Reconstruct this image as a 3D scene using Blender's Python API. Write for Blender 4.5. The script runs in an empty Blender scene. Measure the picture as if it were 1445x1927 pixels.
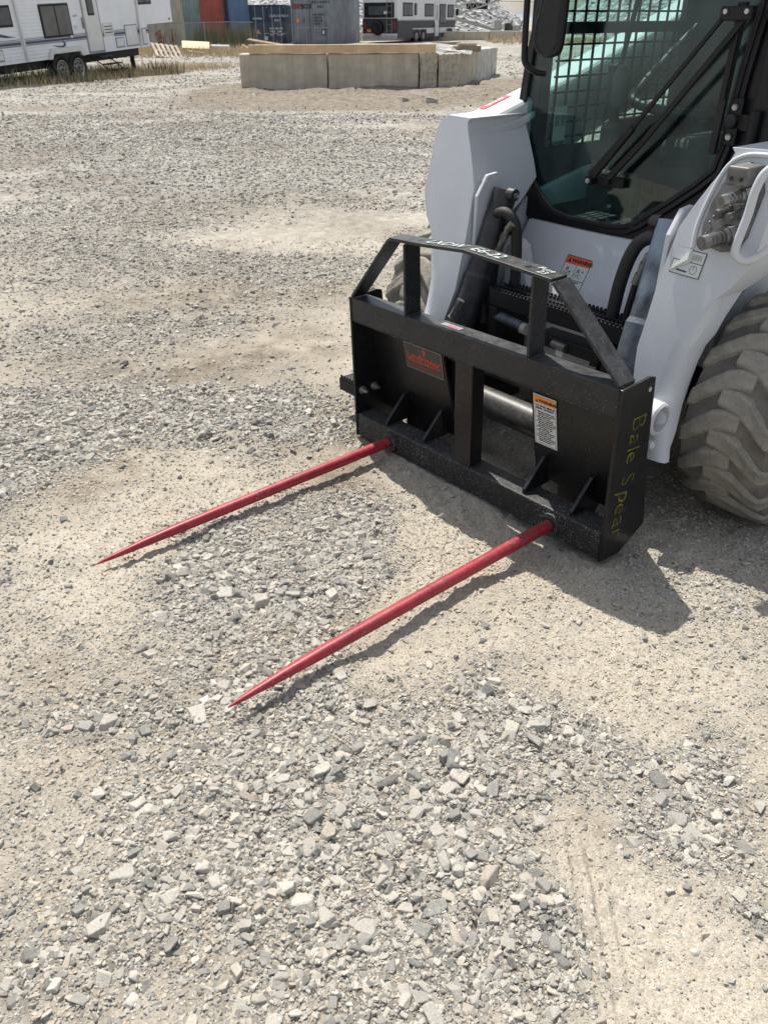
import bpy, bmesh, math, random
import numpy as np
from mathutils import Vector, Matrix, Euler
random.seed(7); rng = np.random.default_rng(11)
S = bpy.context.scene; C = S.collection
# ---------------------------------------------------------------- camera, sky, sun, exposure
cd = bpy.data.cameras.new('camera'); cam = bpy.data.objects.new('camera', cd); C.objects.link(cam)
cd.sensor_fit = 'VERTICAL'; cd.sensor_height = 24.0; cd.lens = 24.0*1493.4/1927.0
cd.clip_start = 0.05; cd.clip_end = 20000
cam.location = (0, 0, 1.386)
cam.rotation_euler = (Matrix.Rotation(math.pi/2-0.5568, 3, 'X') @ Matrix.Rotation(-0.0053, 3, 'Z')).to_euler()
S.camera = cam
W = bpy.data.worlds.new("World"); S.world = W; W.use_nodes = True
nt = W.node_tree; bg = nt.nodes['Background']
sky = nt.nodes.new('ShaderNodeTexSky'); sky.sky_type = 'NISHITA'; sky.sun_disc = False
sky.sun_elevation = math.radians(60.2); sky.sun_rotation = math.radians(-20.2); sky.dust_density = 2.0; sky.air_density = 1.0
tc = nt.nodes.new('ShaderNodeTexCoord'); cn = nt.nodes.new('ShaderNodeTexNoise'); cn.inputs['Scale'].default_value = 2.6; cn.inputs['Detail'].default_value = 7; cn.inputs['Roughness'].default_value = .6
mp = nt.nodes.new('ShaderNodeMapping'); mp.inputs['Scale'].default_value = (1, 1, 2.6)
cr = nt.nodes.new('ShaderNodeValToRGB'); cr.color_ramp.elements[0].position = .38; cr.color_ramp.elements[1].position = .72
cr.color_ramp.elements[0].color = (0, 0, 0, 1); cr.color_ramp.elements[1].color = (.85, .85, .85, 1)
mx = nt.nodes.new('ShaderNodeMixRGB'); mx.inputs[2].default_value = (8.9, 8.9, 8.9, 1)
L = nt.links
L.new(tc.outputs['Generated'], mp.inputs[0]); L.new(mp.outputs[0], cn.inputs['Vector']); L.new(cn.outputs['Fac'], cr.inputs[0])
L.new(cr.outputs[0], mx.inputs[0]); L.new(sky.outputs[0], mx.inputs[1]); L.new(mx.outputs[0], bg.inputs[0])
bg.inputs[1].default_value = 0.105
sd = bpy.data.lights.new('sun', 'SUN'); sd.energy = 5.0; sd.angle = math.radians(.53); sd.color = (1, .955, .89)
sun = bpy.data.objects.new('sun', sd); C.objects.link(sun)
sun.rotation_euler = Vector((.198, -.537, -1)).to_track_quat('-Z', 'Y').to_euler()
S.view_settings.view_transform = 'Standard'; S.view_settings.look = 'None'; S.view_settings.gamma = 1; S.view_settings.use_curve_mapping = False
S.view_settings.exposure = 0.22
S.render.engine = 'CYCLES'; S.cycles.max_bounces = 8; S.cycles.transparent_max_bounces = 16

# ---------------------------------------------------------------- materials
MATS = {}
def newmat(name):
    m = bpy.data.materials.new(name); m.use_nodes = True; MATS[name] = m
    return m, m.node_tree, m.node_tree.nodes['Principled BSDF']
def N(t, ty, **kw):
    n = t.nodes.new(ty)
    for k, v in kw.items():
        if k in n.inputs: n.inputs[k].default_value = v
        else: setattr(n, k, v)
    return n
def ramp(t, fac, stops):
    r = t.nodes.new('ShaderNodeValToRGB'); e = r.color_ramp.elements
    while len(e) < len(stops): e.new(.5)
    for i, (p, c) in enumerate(stops):
        e[i].position = p; e[i].color = (c[0], c[1], c[2], 1) if not isinstance(c, (int, float)) else (c, c, c, 1)
    t.links.new(fac, r.inputs[0]); return r.outputs[0]
def mixc(t, fac, a, b):
    m = t.nodes.new('ShaderNodeMixRGB')
    for i, v in ((0, fac), (1, a), (2, b)):
        if hasattr(v, 'is_linked') or isinstance(v, bpy.types.NodeSocket): t.links.new(v, m.inputs[i])
        else: m.inputs[i].default_value = v if isinstance(v, (int, float)) else (*v[:3], 1)
    return m.outputs[0]
def paint(name, col, rough=.4, dust=.0, dustcol=(.42, .38, .31), metal=0, speck=0, var=.06, scale=6, bump=.0, coat=0, speckcol=(.62, .58, .52), spec=.5):
    """painted or bare solid surface: slow tone variation, settled dust on upward faces, small specks"""
    m, t, p = newmat(name)
    co = N(t, 'ShaderNodeTexCoord').outputs['Object']
    n1 = N(t, 'ShaderNodeTexNoise', Scale=scale, Detail=6, Roughness=.6); t.links.new(co, n1.inputs['Vector'])
    dark = tuple(c*(1-var*2) for c in col); lite = tuple(min(1, c*(1+var*2)+.002) for c in col)
    base = ramp(t, n1.outputs['Fac'], [(.3, dark), (.7, lite)])
    if dust > 0:
        g = N(t, 'ShaderNodeNewGeometry'); s = N(t, 'ShaderNodeSeparateXYZ'); t.links.new(g.outputs['Normal'], s.inputs[0])
        n2 = N(t, 'ShaderNodeTexNoise', Scale=scale*5, Detail=8, Roughness=.72); t.links.new(co, n2.inputs['Vector'])
        up = N(t, 'ShaderNodeMapRange'); t.links.new(s.outputs['Z'], up.inputs[0]); up.inputs[1].default_value = -.2; up.inputs[2].default_value = 1; up.inputs[3].default_value = .07; up.inputs[4].default_value = 1
        r2 = ramp(t, n2.outputs['Fac'], [(.32, .12), (.72, 1.0)])
        mu = N(t, 'ShaderNodeMath', operation='MULTIPLY'); t.links.new(up.outputs[0], mu.inputs[0]); t.links.new(r2, mu.inputs[1])
        mu2 = N(t, 'ShaderNodeMath', operation='MULTIPLY'); t.links.new(mu.outputs[0], mu2.inputs[0]); mu2.inputs[1].default_value = dust
        base = mixc(t, mu2.outputs[0], base, dustcol)
        rr = N(t, 'ShaderNodeMapRange'); t.links.new(mu2.outputs[0], rr.inputs[0]); rr.inputs[3].default_value = rough; rr.inputs[4].default_value = .95
        t.links.new(rr.outputs[0], p.inputs['Roughness'])
    else: p.inputs['Roughness'].default_value = rough
    if speck > 0:
        v = N(t, 'ShaderNodeTexVoronoi', Scale=170.0); t.links.new(co, v.inputs['Vector'])
        n3 = N(t, 'ShaderNodeTexNoise', Scale=9.0, Detail=3); t.links.new(co, n3.inputs['Vector'])
        th = N(t, 'ShaderNodeMath', operation='MULTIPLY'); t.links.new(n3.outputs['Fac'], th.inputs[0]); th.inputs[1].default_value = speck*.6
        lt = N(t, 'ShaderNodeMath', operation='LESS_THAN'); t.links.new(v.outputs['Distance'], lt.inputs[0]); t.links.new(th.outputs[0], lt.inputs[1])
        base = mixc(t, lt.outputs[0], base, speckcol)
    t.links.new(base, p.inputs['Base Color'])
    p.inputs['Specular IOR Level'].default_value = spec; p.inputs['Metallic'].default_value = metal; p.inputs['Coat Weight'].default_value = coat
    if bump > 0:
        n4 = N(t, 'ShaderNodeTexNoise', Scale=scale*14, Detail=5); t.links.new(co, n4.inputs['Vector'])
        b = N(t, 'ShaderNodeBump', Strength=bump, Distance=.004); t.links.new(n4.outputs['Fac'], b.inputs['Height']); t.links.new(b.outputs[0], p.inputs['Normal'])
    return m
white = paint('white_paint', (.575, .60, .635), .38, dust=.45, dustcol=(.50, .47, .42), var=.03, speck=.12, speckcol=(.33, .31, .28), bump=.06)
black = paint('black_paint', (.006, .0065, .008), .30, spec=.32, dustcol=(.3, .3, .3), dust=.14, var=.15, speck=.22, bump=.15)
blackflat = paint('black_rail_paint', (.009, .010, .012), .34, spec=.36, dust=.26, dustcol=(.30, .305, .30), var=.15, speck=.28, bump=.2)
blacktube = paint('textured_black_paint', (.014, .015, .017), .5, spec=.35, dust=.26, dustcol=(.26, .25, .23), var=.15, speck=.5, bump=.5, scale=9)
cabblack = paint('cab_black', (.007, .008, .011), .42, spec=.35, dust=.05, var=.1, speck=.1)
rubber = paint('rubber_hose', (.012, .012, .014), .6, spec=.35, dust=.2, var=.1, speck=.1)
cylmat = paint('cylinder_black', (.012, .013, .018), .42, spec=.4, dust=.35, dustcol=(.22, .215, .20), var=.1, speck=.3)
cylblue = paint('cylinder_dusted', (.014, .016, .021), .45, dust=.6, dustcol=(.42, .5, .6), var=.5, speck=.25, scale=4)
red = paint('red_spear_paint', (.28, .005, .016), .38, dust=.22, dustcol=(.55, .28, .28), var=.16, speck=.42, speckcol=(.55, .42, .39), scale=8, bump=.1)
steel = paint('bare_steel', (.27, .27, .26), .34, metal=.9, var=.15, dust=.3)
zinc = paint('zinc_bolt', (.46, .47, .44), .35, metal=.8, var=.15)
dullsteel = paint('dirty_steel', (.17, .168, .16), .42, metal=.6, var=.25, dust=.4, dustcol=(.2, .19, .17), scale=20)
chrome = paint('cross_tube', (.018, .018, .02), .35, metal=.0, var=.4, dust=.22, speck=.35, scale=12)
tyre = paint('dusty_tyre_rubber', (.22, .205, .175), .85, dust=.9, dustcol=(.42, .38, .31), var=.3, scale=9, bump=1.0)
tyrebase = paint('tyre_carcass_rubber', (.135, .125, .108), .9, dust=.5, dustcol=(.20, .18, .15), var=.25, scale=9, bump=.6)
interior = paint('cab_interior', (.02, .024, .026), .7, var=.1)
seatm = paint('seat_cloth', (.05, .055, .058), .8, var=.1)
concrete = paint('concrete', (.50, .445, .35), .9, dust=.35, dustcol=(.6, .57, .50), var=.10, scale=3.5, bump=.7)
aggcon = paint('rough_concrete', (.48, .425, .335), .95, dust=.5, dustcol=(.3, .26, .2), var=.22, scale=12, bump=1.0, speck=.9, speckcol=(.17, .13, .10))
palecon = paint('pale_concrete', (.52, .50, .46), .9, dust=.4, dustcol=(.33, .31, .27), var=.13, scale=3.5, bump=.7)
rvwhite = paint('rv_siding', (.82, .83, .84), .45, var=.03, dust=.25, dustcol=(.45, .43, .40), scale=2)
rvtrim = paint('rv_trim', (.68, .68, .66), .45, var=.04)
darkglass = paint('dark_window', (.03, .034, .036), .12, var=.1)
rvglass = paint('rv_window', (.10, .10, .095), .22, var=.2, scale=1.5)
greywin = paint('grey_window', (.07, .085, .085), .15, var=.15, scale=3)
navy = paint('navy_stripe', (.06, .07, .13), .5)
rvgrey = paint('rv_stripe_grey', (.28, .29, .32), .5)
mhwhite = paint('motorhome_white', (.66, .67, .68), .4, var=.03)
mhdark = paint('motorhome_charcoal', (.032, .035, .042), .45, var=.08)
blacktrim = paint('black_trim', (.008, .008, .010), .5, spec=.35)
lamp_red = paint('lamp_red', (.25, .02, .02), .3)
wood = paint('new_timber', (.62, .46, .27), .7, var=.12, scale=2.5)
oldwood = paint('old_timber', (.26, .20, .13), .85, var=.2, scale=5)
palletm = paint('pallet_wood', (.42, .36, .28), .85, var=.2, scale=4)
plastic_gray = paint('pale_grey_metal', (.40, .40, .37), .6, var=.1)
for nme, c in dict(teal=(.16, .22, .22), redbox=(.27, .05, .03), brownbox=(.10, .05, .045), bluebox=(.075, .14, .23), navybox=(.022, .045, .085), greybox=(.20, .225, .25), creambox=(.40, .38, .31), rustbox=(.15, .04, .03)).items():
    paint(nme, c, .55, dust=.25, dustcol=(.25, .2, .15), var=.15, scale=1.2, bump=.1)
decalwhite = paint('decal_white', (.62, .64, .62), .45, var=.03)
for m_ in (concrete, aggcon, palecon):      # rain streaks down the cast faces
    t = m_.node_tree; p = t.nodes['Principled BSDF']; src = p.inputs['Base Color'].links[0].from_socket
    co = N(t, 'ShaderNodeTexCoord').outputs['Object']; mp_ = N(t, 'ShaderNodeMapping'); mp_.inputs['Scale'].default_value = (7, 7, .5); t.links.new(co, mp_.inputs[0])
    n_ = N(t, 'ShaderNodeTexNoise', Scale=1.2, Detail=7, Roughness=.65); t.links.new(mp_.outputs[0], n_.inputs['Vector'])
    t.links.new(mixc(t, ramp(t, n_.outputs['Fac'], [(.42, 0.0), (.75, .5)]), src, (.26, .24, .20)), p.inputs['Base Color'])
t = cylblue.node_tree; p = t.nodes['Principled BSDF']; src = p.inputs['Base Color'].links[0].from_socket      # pale blue overspray on the right cylinder
n_ = N(t, 'ShaderNodeTexNoise', Scale=4.0, Detail=5, Roughness=.5); t.links.new(N(t, 'ShaderNodeTexCoord').outputs['Object'], n_.inputs['Vector'])
t.links.new(mixc(t, ramp(t, n_.outputs['Fac'], [(.50, 0.0), (.66, .75)]), src, (.26, .33, .42)), p.inputs['Base Color'])
orange = paint('decal_orange', (.75, .115, .035), .45, var=.03)
amber = paint('decal_amber', (.80, .27, .02), .45, var=.03)
ink = paint('decal_ink', (.015, .015, .018), .5, var=.01)
logo = paint('logo_orange', (.55, .065, .03), .45, var=.03)
pink = paint('decal_red', (.72, .05, .10), .4, var=.03)
platebrown = paint('brand_plate', (.035, .032, .028), .25, var=.1)
platedge = paint('plate_edge', (.35, .32, .27), .35, var=.1)
chalk = paint('chalk', (.55, .62, .56), .9, var=.2, scale=40)
yellow = paint('paint_marker', (.125, .118, .010), .6, var=.48, scale=26)
rockmat = paint('rock', (.36, .34, .31), .9, var=.15, scale=14, bump=.8)

def glassmat(name, tint, extra_rough=.0):
    m, t, p = newmat(name); t.nodes.remove(p); out = t.nodes['Material Output']
    tr = N(t, 'ShaderNodeBsdfTransparent'); tr.inputs[0].default_value = (*tint, 1)
    gl = N(t, 'ShaderNodeBsdfGlossy'); gl.inputs['Roughness'].default_value = .02+extra_rough; gl.inputs[0].default_value = (1, 1, 1, 1)
    lw = N(t, 'ShaderNodeLayerWeight'); lw.inputs[0].default_value = .5
    pw = N(t, 'ShaderNodeMath', operation='POWER'); t.links.new(lw.outputs['Facing'], pw.inputs[0]); pw.inputs[1].default_value = 5
    fr = N(t, 'ShaderNodeMath', operation='MULTIPLY_ADD'); t.links.new(pw.outputs[0], fr.inputs[0]); fr.inputs[1].default_value = .9; fr.inputs[2].default_value = .03
    df = N(t, 'ShaderNodeBsdfDiffuse'); df.inputs[0].default_value = (.30, .36, .36, 1)
    co = N(t, 'ShaderNodeTexCoord').outputs['Object']
    n = N(t, 'ShaderNodeTexNoise', Scale=3.5, Detail=6); mpn = N(t, 'ShaderNodeMapping'); mpn.inputs['Scale'].default_value = (4, 1, .7)
    t.links.new(co, mpn.inputs[0]); t.links.new(mpn.outputs[0], n.inputs['Vector'])
    f = ramp(t, n.outputs['Fac'], [(.42, .004), (.8, .07)])
    m0 = N(t, 'ShaderNodeMixShader'); t.links.new(f, m0.inputs[0]); t.links.new(tr.outputs[0], m0.inputs[1]); t.links.new(df.outputs[0], m0.inputs[2])
    m1 = N(t, 'ShaderNodeMixShader'); t.links.new(fr.outputs[0], m1.inputs[0]); t.links.new(m0.outputs[0], m1.inputs[1]); t.links.new(gl.outputs[0], m1.inputs[2])
    t.links.new(m1.outputs[0], out.inputs[0]); return m
cabglass = glassmat('tinted_cab_glass', (.77, .94, .91))
sideglass = glassmat('clear_side_glass', (.93, .96, .95))

def ground_material():
    m, t, p = newmat('dusty_gravel_ground')
    co = N(t, 'ShaderNodeTexCoord').outputs['Object']
    at = N(t, 'ShaderNodeAttribute', attribute_name='gravel').outputs['Fac']
    a2 = N(t, 'ShaderNodeAttribute', attribute_name='soil').outputs['Fac']
    def no(sc, d=6, r=.6):
        n = N(t, 'ShaderNodeTexNoise', Scale=sc, Detail=d, Roughness=r); t.links.new(co, n.inputs['Vector']); return n.outputs['Fac']
    def ma(op, a, b_=None, c=None):
        n = N(t, 'ShaderNodeMath', operation=op)
        for i, v_ in enumerate((a, b_, c)):
            if v_ is None: continue
            if isinstance(v_, (int, float)): n.inputs[i].default_value = v_
            else: t.links.new(v_, n.inputs[i])
        return n.outputs[0]
    s = N(t, 'ShaderNodeSeparateXYZ'); t.links.new(co, s.inputs[0])
    far = N(t, 'ShaderNodeMapRange'); t.links.new(s.outputs['Y'], far.inputs[0]); far.inputs[1].default_value = 3; far.inputs[2].default_value = 9; far = far.outputs[0]
    dust = ramp(t, no(1.3, 8), [(.3, (.335, .29, .222)), (.52, (.435, .385, .30)), (.72, (.53, .48, .385))])
    dust = mixc(t, .30, dust, ramp(t, no(14, 7, .7), [(.35, (.27, .24, .195)), (.65, (.53, .495, .425))]))
    col = mixc(t, .46, dust, ramp(t, no(150, 6, .8), [(.36, (.13, .115, .09)), (.5, (.43, .39, .32)), (.64, (.68, .64, .555))]))
    col = mixc(t, ma('MULTIPLY', at, .92), col, ramp(t, no(40, 6, .7), [(.35, (.085, .075, .06)), (.65, (.29, .26, .21))]))
    h = ma('MULTIPLY', no(180, 4, .7), .35)
    # three sizes of embedded pebbles: random cells stand proud of the dust with a stone colour
    for sc, base_, gain, hh, fk in ((300.0, .30, .55, .30, 0), (125.0, .16, .75, .7, 0), (50.0, .04, .45, 1.3, 1)):
        v = N(t, 'ShaderNodeTexVoronoi', Scale=sc); v.inputs['Randomness'].default_value = 1; t.links.new(co, v.inputs['Vector'])
        sv = N(t, 'ShaderNodeSeparateColor'); t.links.new(v.outputs['Color'], sv.inputs[0])
        amt = ma('MULTIPLY_ADD', at, gain, base_)
        if fk: amt = ma('MULTIPLY_ADD', far, .40, amt)
        on = ma('LESS_THAN', sv.outputs[0], amt)
        rad = ma('MULTIPLY_ADD', sv.outputs[2], .28, .26)
        q = t.nodes.new('ShaderNodeMapRange'); t.links.new(v.outputs['Distance'], q.inputs[0]); t.links.new(rad, q.inputs[1]); q.inputs[2].default_value = .10; q.inputs[3].default_value = 0; q.inputs[4].default_value = 1
        dm = ma('MULTIPLY', q.outputs[0], on)
        h = ma('MULTIPLY_ADD', dm, hh, h)
        st_ = ramp(t, sv.outputs[1], [(0, (.24, .24, .235)), (.3, (.42, .41, .38)), (.65, (.54, .525, .475)), (1, (.66, .64, .58))])
        fac = ramp(t, dm, [(.05, 0.0), (.3, .85)])
        col = mixc(t, fac, col, st_)
    # coarse stones merge to a coarser grain farther off
    vf = N(t, 'ShaderNodeTexVoronoi', Scale=19.0); t.links.new(co, vf.inputs['Vector']); sf = N(t, 'ShaderNodeSeparateColor'); t.links.new(vf.outputs['Color'], sf.inputs[0])
    col = mixc(t, ma('MULTIPLY', far, .55), col, ramp(t, sf.outputs[1], [(0, (.16, .155, .14)), (.35, (.32, .31, .28)), (.75, (.45, .435, .39)), (1, (.62, .60, .55))]))
    col = mixc(t, a2, col, ramp(t, no(9, 8, .7), [(.35, (.11, .09, .066)), (.55, (.24, .20, .15)), (.75, (.40, .35, .27))]))
    t.links.new(col, p.inputs['Base Color']); p.inputs['Roughness'].default_value = .95; p.inputs['Specular IOR Level'].default_value = .15
    b = N(t, 'ShaderNodeBump', Strength=.95, Distance=.0065); t.links.new(h, b.inputs['Height'])
    b2 = N(t, 'ShaderNodeBump', Strength=.6, Distance=.02); t.links.new(ma('MULTIPLY', ma('SUBTRACT', 1.0, vf.outputs['Distance']), far), b2.inputs['Height']); t.links.new(b.outputs[0], b2.inputs['Normal'])
    t.links.new(b2.outputs[0], p.inputs['Normal'])
    return m
groundm = ground_material()
def stone_material(name, dusty):
    m, t, p = newmat(name)
    oi = N(t, 'ShaderNodeObjectInfo'); co = N(t, 'ShaderNodeTexCoord').outputs['Object']
    c = ramp(t, oi.outputs['Random'], [(0, (.12, .125, .125)), (.12, (.24, .245, .235)), (.32, (.38, .37, .34)), (.58, (.49, .47, .42)), (.82, (.60, .575, .51)), (.93, (.49, .445, .37)), (.97, (.43, .37, .32)), (1, (.70, .675, .61))])
    n = N(t, 'ShaderNodeTexNoise', Scale=3.0, Detail=6, Roughness=.7); t.links.new(co, n.inputs['Vector'])
    d = ramp(t, n.outputs['Fac'], [(.35, .0), (.75, dusty)])
    c = mixc(t, d, c, (.50, .45, .36))
    n2 = N(t, 'ShaderNodeTexNoise', Scale=9.0, Detail=6, Roughness=.7); t.links.new(co, n2.inputs['Vector'])
    v = ramp(t, n2.outputs['Fac'], [(.3, .70), (.7, 1.12)])
    mu = N(t, 'ShaderNodeMixRGB', blend_type='MULTIPLY'); mu.inputs[0].default_value = 1; t.links.new(c, mu.inputs[1]); t.links.new(v, mu.inputs[2])
    t.links.new(mu.outputs[0], p.inputs['Base Color']); p.inputs['Roughness'].default_value = .9; p.inputs['Specular IOR Level'].default_value = .25
    b = N(t, 'ShaderNodeBump', Strength=.35, Distance=.08); t.links.new(n2.outputs['Fac'], b.inputs['Height']); t.links.new(b.outputs[0], p.inputs['Normal'])
    return m
stonem = stone_material('gravel_stone', .55)
clodm = paint('dry_dirt_clod', (.46, .405, .315), .95, var=.16, scale=3, bump=.4, speck=.3, speckcol=(.36, .33, .28))
def island_mat(name, stops, rough=.9):
    m, t, p = newmat(name); g = N(t, 'ShaderNodeNewGeometry')
    t.links.new(ramp(t, g.outputs['Random Per Island'], stops), p.inputs['Base Color']); p.inputs['Roughness'].default_value = rough
    return m
drygrass = island_mat('dry_grass', [(0, (.34, .24, .15)), (.45, (.55, .42, .25)), (.9, (.64, .52, .33)), (1, (.26, .27, .13))])
greenweed = island_mat('green_weed', [(0, (.07, .09, .04)), (.5, (.13, .15, .07)), (1, (.24, .22, .12))])
redweed = island_mat('dock_weed', [(0, (.13, .03, .02)), (.7, (.22, .05, .03)), (1, (.15, .12, .05))])
m, t, p = newmat('heap_gravel')
co = N(t, 'ShaderNodeTexCoord').outputs['Object']; v = N(t, 'ShaderNodeTexVoronoi', Scale=2.6); t.links.new(co, v.inputs['Vector'])
nz = N(t, 'ShaderNodeTexNoise', Scale=2.0, Detail=9, Roughness=.75); t.links.new(co, nz.inputs['Vector'])
sc_ = N(t, 'ShaderNodeSeparateColor'); t.links.new(v.outputs['Color'], sc_.inputs[0])
t.links.new(mixc(t, .5, ramp(t, sc_.outputs[0], [(0, (.14, .14, .135)), (.5, (.33, .33, .32)), (1, (.62, .62, .6))]), ramp(t, nz.outputs['Fac'], [(.35, (.10, .10, .10)), (.65, (.6, .6, .58))])), p.inputs['Base Color'])
b = N(t, 'ShaderNodeBump', Strength=1.0, Distance=.25); t.links.new(v.outputs['Distance'], b.inputs['Height']); t.links.new(b.outputs[0], p.inputs['Normal']); p.inputs['Roughness'].default_value = .95
heapm = m
hillm = paint('haze_tinted_hillside', (.20, .27, .33), 1.0, var=.08, scale=.002)  # blue-grey of distance haze is put into the hills' base colour
M = MATS

# ---------------------------------------------------------------- mesh helpers
class MB:
    def __init__(s): s.v = []; s.f = []
    def add(s, vs, fs):
        o = len(s.v); s.v += [tuple(map(float, q)) for q in vs]; s.f += [tuple(i+o for i in f) for f in fs]; return s
    def box(s, a, b):
        x0, y0, z0 = a; x1, y1, z1 = b
        return s.add([(x0, y0, z0), (x1, y0, z0), (x1, y1, z0), (x0, y1, z0), (x0, y0, z1), (x1, y0, z1), (x1, y1, z1), (x0, y1, z1)],
                     [(0, 3, 2, 1), (4, 5, 6, 7), (0, 1, 5, 4), (1, 2, 6, 5), (2, 3, 7, 6), (3, 0, 4, 7)])
    def loft(s, secs, caps=True, closed=True):
        n = len(secs[0]); vs = [p for q in secs for p in q]; fs = []
        for k in range(len(secs)-1):
            for i in range(n if closed else n-1):
                j = (i+1) % n; fs.append((k*n+i, k*n+j, (k+1)*n+j, (k+1)*n+i))
        if caps: fs.append(tuple(reversed(range(n)))); fs.append(tuple((len(secs)-1)*n+i for i in range(n)))
        return s.add(vs, fs)
    def prism(s, poly, ax, a, b):
        """poly in the two other axes, extruded along axis ax from a to b"""
        def P(u, v, w): return (w, u, v) if ax == 'x' else (u, w, v) if ax == 'y' else (u, v, w)
        return s.loft([[P(u, v, a) for u, v in poly], [P(u, v, b) for u, v in poly]])
    def tube(s, path, r, n=10, caps=True, rs=None):
        P = [Vector(q) for q in path]; secs = []; up = None
        for i, q in enumerate(P):
            d = (P[min(i+1, len(P)-1)]-P[max(i-1, 0)]).normalized()
            if up is None:
                up = Vector((0, 0, 1)) if abs(d.z) < .9 else Vector((0, 1, 0))
            a = d.cross(up).normalized(); b_ = a.cross(d).normalized(); up = b_
            rr = rs[i] if rs else r
            secs.append([tuple(q+a*math.cos(2*math.pi*k/n)*rr+b_*math.sin(2*math.pi*k/n)*rr) for k in range(n)])
        return s.loft(secs, caps)
    def cyl(s, p0, p1, r0, r1=None, n=16):
        return s.tube([p0, p1], r0, n, True, [r0, r0 if r1 is None else r1])
    def rev(s, prof, c, ax='x', n=32):
        """prof = list of (axial, radius); revolve about an axis through c"""
        secs = []
        for a, r in prof:
            ring = []
            for k in range(n):
                w = 2*math.pi*k/n; u, v_ = r*math.cos(w), r*math.sin(w)
                ring.append({'x': (c[0]+a, c[1]+u, c[2]+v_), 'y': (c[0]+v_, c[1]+a, c[2]+u), 'z': (c[0]+u, c[1]+v_, c[2]+a)}[ax])
            secs.append(ring)
        return s.loft(secs, True)
    def obj(s, name, mat, parent=None, bevel=0, smooth=0, seg=2):
        me = bpy.data.meshes.new(name); me.from_pydata(s.v, [], s.f); me.validate()
        bm = bmesh.new(); bm.from_mesh(me); bmesh.ops.recalc_face_normals(bm, faces=bm.faces); bm.to_mesh(me); bm.free()
        o = bpy.data.objects.new(name, me); C.objects.link(o)
        if mat is not None: me.materials.append(mat)
        if parent: o.parent = parent
        if bevel:
            b_ = o.modifiers.new('bevel', 'BEVEL'); b_.width = bevel; b_.segments = seg; b_.limit_method = 'ANGLE'; b_.angle_limit = math.radians(35)
        if smooth:
            bm = bmesh.new(); bm.from_mesh(me); lim = math.radians(smooth)
            for f in bm.faces: f.smooth = True
            for e in bm.edges:
                if len(e.link_faces) == 2 and e.calc_face_angle(3) > lim: e.smooth = False
            bm.to_mesh(me); bm.free()
        return o
def curve(pts, n=6):
    """Catmull-Rom through points"""
    P = [Vector(p) for p in pts]; out = []
    for i in range(len(P)-1):
        a, b_, c, d = P[max(i-1, 0)], P[i], P[i+1], P[min(i+2, len(P)-1)]
        for k in range(n):
            t_ = k/n
            out.append(.5*((2*b_)+(c-a)*t_+(2*a-5*b_+4*c-d)*t_*t_+(3*b_-a-3*c+d)*t_**3))
    out.append(P[-1]); return out
def thing(name, label, cat, loc=(0, 0, 0), rotz=0, group=None, rot=None):
    o = bpy.data.objects.new(name, None); C.objects.link(o); o.location = loc
    o.rotation_euler = rot if rot is not None else (0, 0, rotz); o.empty_display_size = .1
    o['label'] = label; o['category'] = cat
    if group: o['group'] = group
    return o
def tag(o, label=None, cat=None, group=None, kind=None):
    for k, v_ in (('label', label), ('category', cat), ('group', group), ('kind', kind)):
        if v_: o[k] = v_
    return o
def text(s, size, org, xd, yd, mat, parent, name='lettering', ext=.0004, shear=0, space=1, offset=0, align='LEFT', thick=0):
    cu = bpy.data.curves.new(name, 'FONT'); cu.body = s; cu.size = size; cu.extrude = ext; cu.shear = shear; cu.space_character = space; cu.offset = thick; cu.align_x = align
    cu.resolution_u = 3
    tmp = bpy.data.objects.new('tmp', cu); C.objects.link(tmp)
    dg = bpy.context.evaluated_depsgraph_get(); me = bpy.data.meshes.new_from_object(tmp.evaluated_get(dg))
    bpy.data.objects.remove(tmp); bpy.data.curves.remove(cu)
    xd = Vector(xd).normalized(); yd = Vector(yd); yd = (yd-xd*yd.dot(xd)).normalized(); zd = xd.cross(yd)
    Mt = Matrix((xd, yd, zd)).transposed().to_4x4(); Mt.translation = Vector(org)+zd*ext
    me.transform(Mt); me.materials.clear(); me.materials.append(mat); me.name = name
    o = bpy.data.objects.new(name, me); C.objects.link(o); o.parent = parent; return o
def quad(name, org, xd, yd, w, h, mat, parent, th=.0006, off=0):
    xd = Vector(xd).normalized(); yd = Vector(yd); yd = (yd-xd*yd.dot(xd)).normalized(); zd = xd.cross(yd); o = Vector(org)+zd*off
    m_ = MB(); a = [o, o+xd*w, o+xd*w+yd*h, o+yd*h]
    m_.loft([[tuple(q) for q in a], [tuple(q+zd*th) for q in a]]); return m_.obj(name, mat, parent)

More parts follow.
